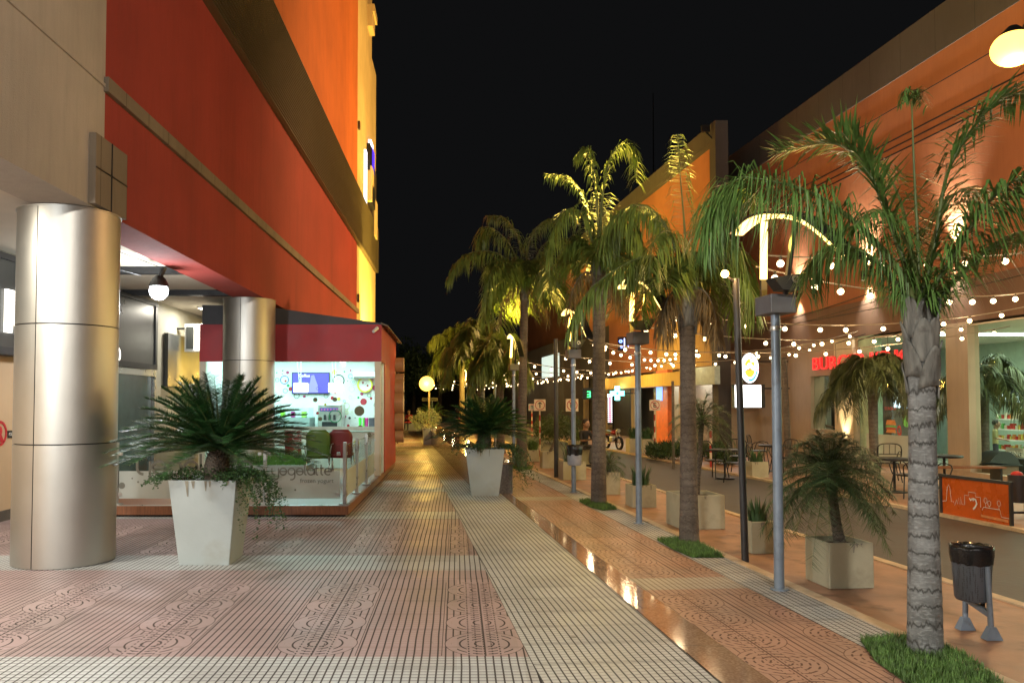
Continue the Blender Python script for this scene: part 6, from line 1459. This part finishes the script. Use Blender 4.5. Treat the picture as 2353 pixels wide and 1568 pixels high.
# ================================================================== PEOPLE
def person(loc, rz, label, pose, shirt, trousers, hair=(.015,.01,.008), scale=1.0, cap=None, hold=None):
    skin = M('skin', (.36,.20,.13), .55, var=.06); ms = M('shirt_%d' % len(_mc), shirt, .8, var=.12); mt = M('trousers_%d' % len(_mc), trousers, .8, var=.12); mh = M('hair_%d' % len(_mc), hair, .7)
    if pose == 'sit':
        J = {'pel':(0,0,.50),'wai':(0,.02,.66),'che':(0,-.01,.86),'nk':(0,-.03,1.02),'hd0':(0,-.05,1.10),'hd':(0,-.065,1.20),
             'hl':(.09,-.02,.50),'kl':(.13,-.44,.52),'al':(.13,-.46,.10),'tl':(.14,-.62,.04),'hr':(-.09,-.02,.50),'kr':(-.12,-.42,.52),'ar':(-.14,-.36,.10),'tr':(-.15,-.52,.04),
             'sl':(.18,-.01,.96),'el':(.23,-.10,.70),'wl':(.10,-.32,.72),'sr':(-.18,-.01,.96),'er':(-.23,-.10,.70),'wr':(-.06,-.33,.74)}
    else:
        J = {'pel':(0,0,.92),'wai':(0,.0,1.08),'che':(0,.0,1.28),'nk':(0,-.01,1.45),'hd0':(0,-.02,1.53),'hd':(0,-.03,1.63),
             'hl':(.09,0,.90),'kl':(.10,-.03,.50),'al':(.10,.02,.09),'tl':(.11,-.14,.03),'hr':(-.09,0,.90),'kr':(-.10,.0,.50),'ar':(-.11,.04,.09),'tr':(-.12,-.12,.03),
             'sl':(.19,0,1.39),'el':(.24,-.04,1.12),'wl':(.16,-.28,1.06),'sr':(-.19,0,1.39),'er':(-.24,-.02,1.12),'wr':(-.14,-.28,1.08)}
    Rr = {'pel':.135,'wai':.115,'che':.135,'nk':.055,'hd0':.06,'hd':.10,'hl':.09,'kl':.06,'al':.042,'tl':.035,'hr':.09,'kr':.06,'ar':.042,'tr':.035,'sl':.062,'el':.042,'wl':.028,'sr':.062,'er':.042,'wr':.028}
    ed = [('pel','wai'),('wai','che'),('che','nk'),('nk','hd0'),('hd0','hd'),('pel','hl'),('hl','kl'),('kl','al'),('al','tl'),('pel','hr'),('hr','kr'),('kr','ar'),('ar','tr'),('che','sl'),('sl','el'),('el','wl'),('che','sr'),('sr','er'),('er','wr')]
    for s_ in ('l','r'):                # hands: palm with five fingers
        w = Vector(J['w'+s_]); d = (w-Vector(J['e'+s_])).normalized(); sd = Vector((1,0,0)); J['p'+s_] = tuple(w+d*.05); Rr['p'+s_] = .028; ed.append(('w'+s_,'p'+s_))
        for k in range(5):
            nm = 'f%d%s' % (k, s_); o_ = (k-1.5)*.017 if k < 4 else (-.045 if s_ == 'r' else .045)*-1; ln = (.075,.085,.08,.065,.045)[k]
            J[nm] = tuple(w + d*(.06+ln if k < 4 else .05) + sd*o_ + Vector((0,0,-.02*(k < 4)))); Rr[nm] = .0085; ed.append(('p'+s_, nm))
    keys_ = list(J); me = bpy.data.meshes.new('body'); me.from_pydata([J[k] for k in keys_], [(keys_.index(a), keys_.index(b)) for a, b in ed], [])
    bm = bmesh.new(); bm.from_mesh(me); lay = bm.verts.layers.skin.verify(); bm.verts.ensure_lookup_table()
    for i, k in enumerate(keys_): r = Rr[k]; bm.verts[i][lay].radius = (r, r*.8 if k in ('che','wai','pel') else r); bm.verts[i][lay].use_root = (k == 'pel')
    bm.to_mesh(me); bm.free(); tmp = bpy.data.objects.new('tmp', me); COL.objects.link(tmp); tmp.modifiers.new('k', 'SKIN'); sb = tmp.modifiers.new('s', 'SUBSURF'); sb.levels = 2; sb.render_levels = 2
    bpy.context.view_layer.update(); ev = tmp.evaluated_get(bpy.context.evaluated_depsgraph_get()); m2 = bpy.data.meshes.new_from_object(ev); bpy.data.objects.remove(tmp)
    m2.materials.clear(); [m2.materials.append(x) for x in (skin, ms, mt, m_blk)]
    nk, pz = J['nk'][2]-.02, J['pel'][2]-.02
    for p in m2.polygons:
        c = p.center; arm = abs(c.x) > .205 or (c.y < -.12 and c.z > pz+.10)
        idx = 0 if c.z > nk else 1 if c.z > pz+.02 else 2
        if idx == 1 and arm and c.z < (J['el'][2]+.03) : idx = 0
        if c.z < .08: idx = 3
        p.material_index = idx; p.use_smooth = True
    t = thing('person', label, 'person', (0,0,0)); o = bpy.data.objects.new('body', m2); COL.objects.link(o); o.parent = t
    h = Vector(J['hd'])
    MB().ball(h+Vector((0,.015,.025)), .112, 16, 1.0).build('hair', mh, t, smooth='all')
    mb = MB().ball(h+Vector((0,-.03,-.02)), .095, 16, 1.25); mb.tube([h+Vector((0,-.118,.01)), h+Vector((0,-.14,-.03))], [.010,.017], 8); mb.build('face', skin, t, smooth='all')
    for sx in (-1,1): MB().ball(h+Vector((sx*.035,-.115,.005)), .011, 8).build('eye', m_blk, t, smooth='all'); MB().ball(h+Vector((sx*.098,-.01,-.02)), .022, 8, 1.3).build('ear', skin, t, smooth='all')
    MB().bar(h+Vector((-.028,-.117,-.07)), h+Vector((.028,-.117,-.07)), .006, .010).build('mouth', M('lips', (.25,.08,.07), .5), t)
    if cap:
        mb = MB().lathe([(.118,.0),(.122,.04),(.10,.10),(.03,.125)], h+Vector((0,.0,.025)), 18); mb.prism([h+Vector((-.08,-.10,.03)), h+Vector((-.06,-.20,.02)), h+Vector((.06,-.20,.02)), h+Vector((.08,-.10,.03))], (0,0,.012)); mb.build('cap', cap, t, smooth=True)
    if hold: MB().cbox(Vector(J['wl'])+Vector((-.08,-.09,.01)), .07,.13,.012).build('phone', m_blk, t)
    t.location = loc; t.rotation_euler.z = rz; t.scale = (scale,)*3; return t
q = G(1343,1066); person((q.x, q.y, 0), .6, 'seated person in a dark shirt looking down near the third lamp pole', 'sit', (.02,.02,.024), (.10,.11,.13), scale=.86, hold=True)
q = ONS(1890, 960, S0+.75); person((q.x, q.y, 0), 1.5, 'man in a white shirt and dark cap behind the window of the taupe wall', 'stand', (.50,.48,.36), (.05,.05,.05), scale=.78, cap=m_blk)
q = ONS(2286, 995, S0+1.9); person((q.x, q.y, .0), .9, 'dark haired person bent over behind the shop counter', 'stand', (.40,.36,.16), (.05,.05,.06), scale=.66)
q = P(940,950,43); person((q.x, q.y, 0), -.4, 'distant seated person in a red shirt at the end of the walkway', 'sit', (.45,.03,.03), (.05,.05,.07), scale=.85)
q = P(925,950,45); person((q.x, q.y, 0), .3, 'distant seated person in dark clothes beside the one in red', 'sit', (.05,.05,.06), (.03,.03,.04), scale=.85)
for i, (px, Y, lab) in enumerate(((932,43.3,'pale block seat under the two distant seated people'),)):
    q = P(px,950,Y); tag(MB().box(q.x-.6,q.x+.6,q.y-.0,q.y+.5,0,.36).build('block_seat', m_planter), lab, 'bench')
q = G(1343,1066); tag(bev(MB().box(q.x-.22,q.x+.22,q.y-.1,q.y+.28,0,.37).build('block_seat', m_planter2), .01), 'low concrete block the dark shirted person sits on', 'bench')
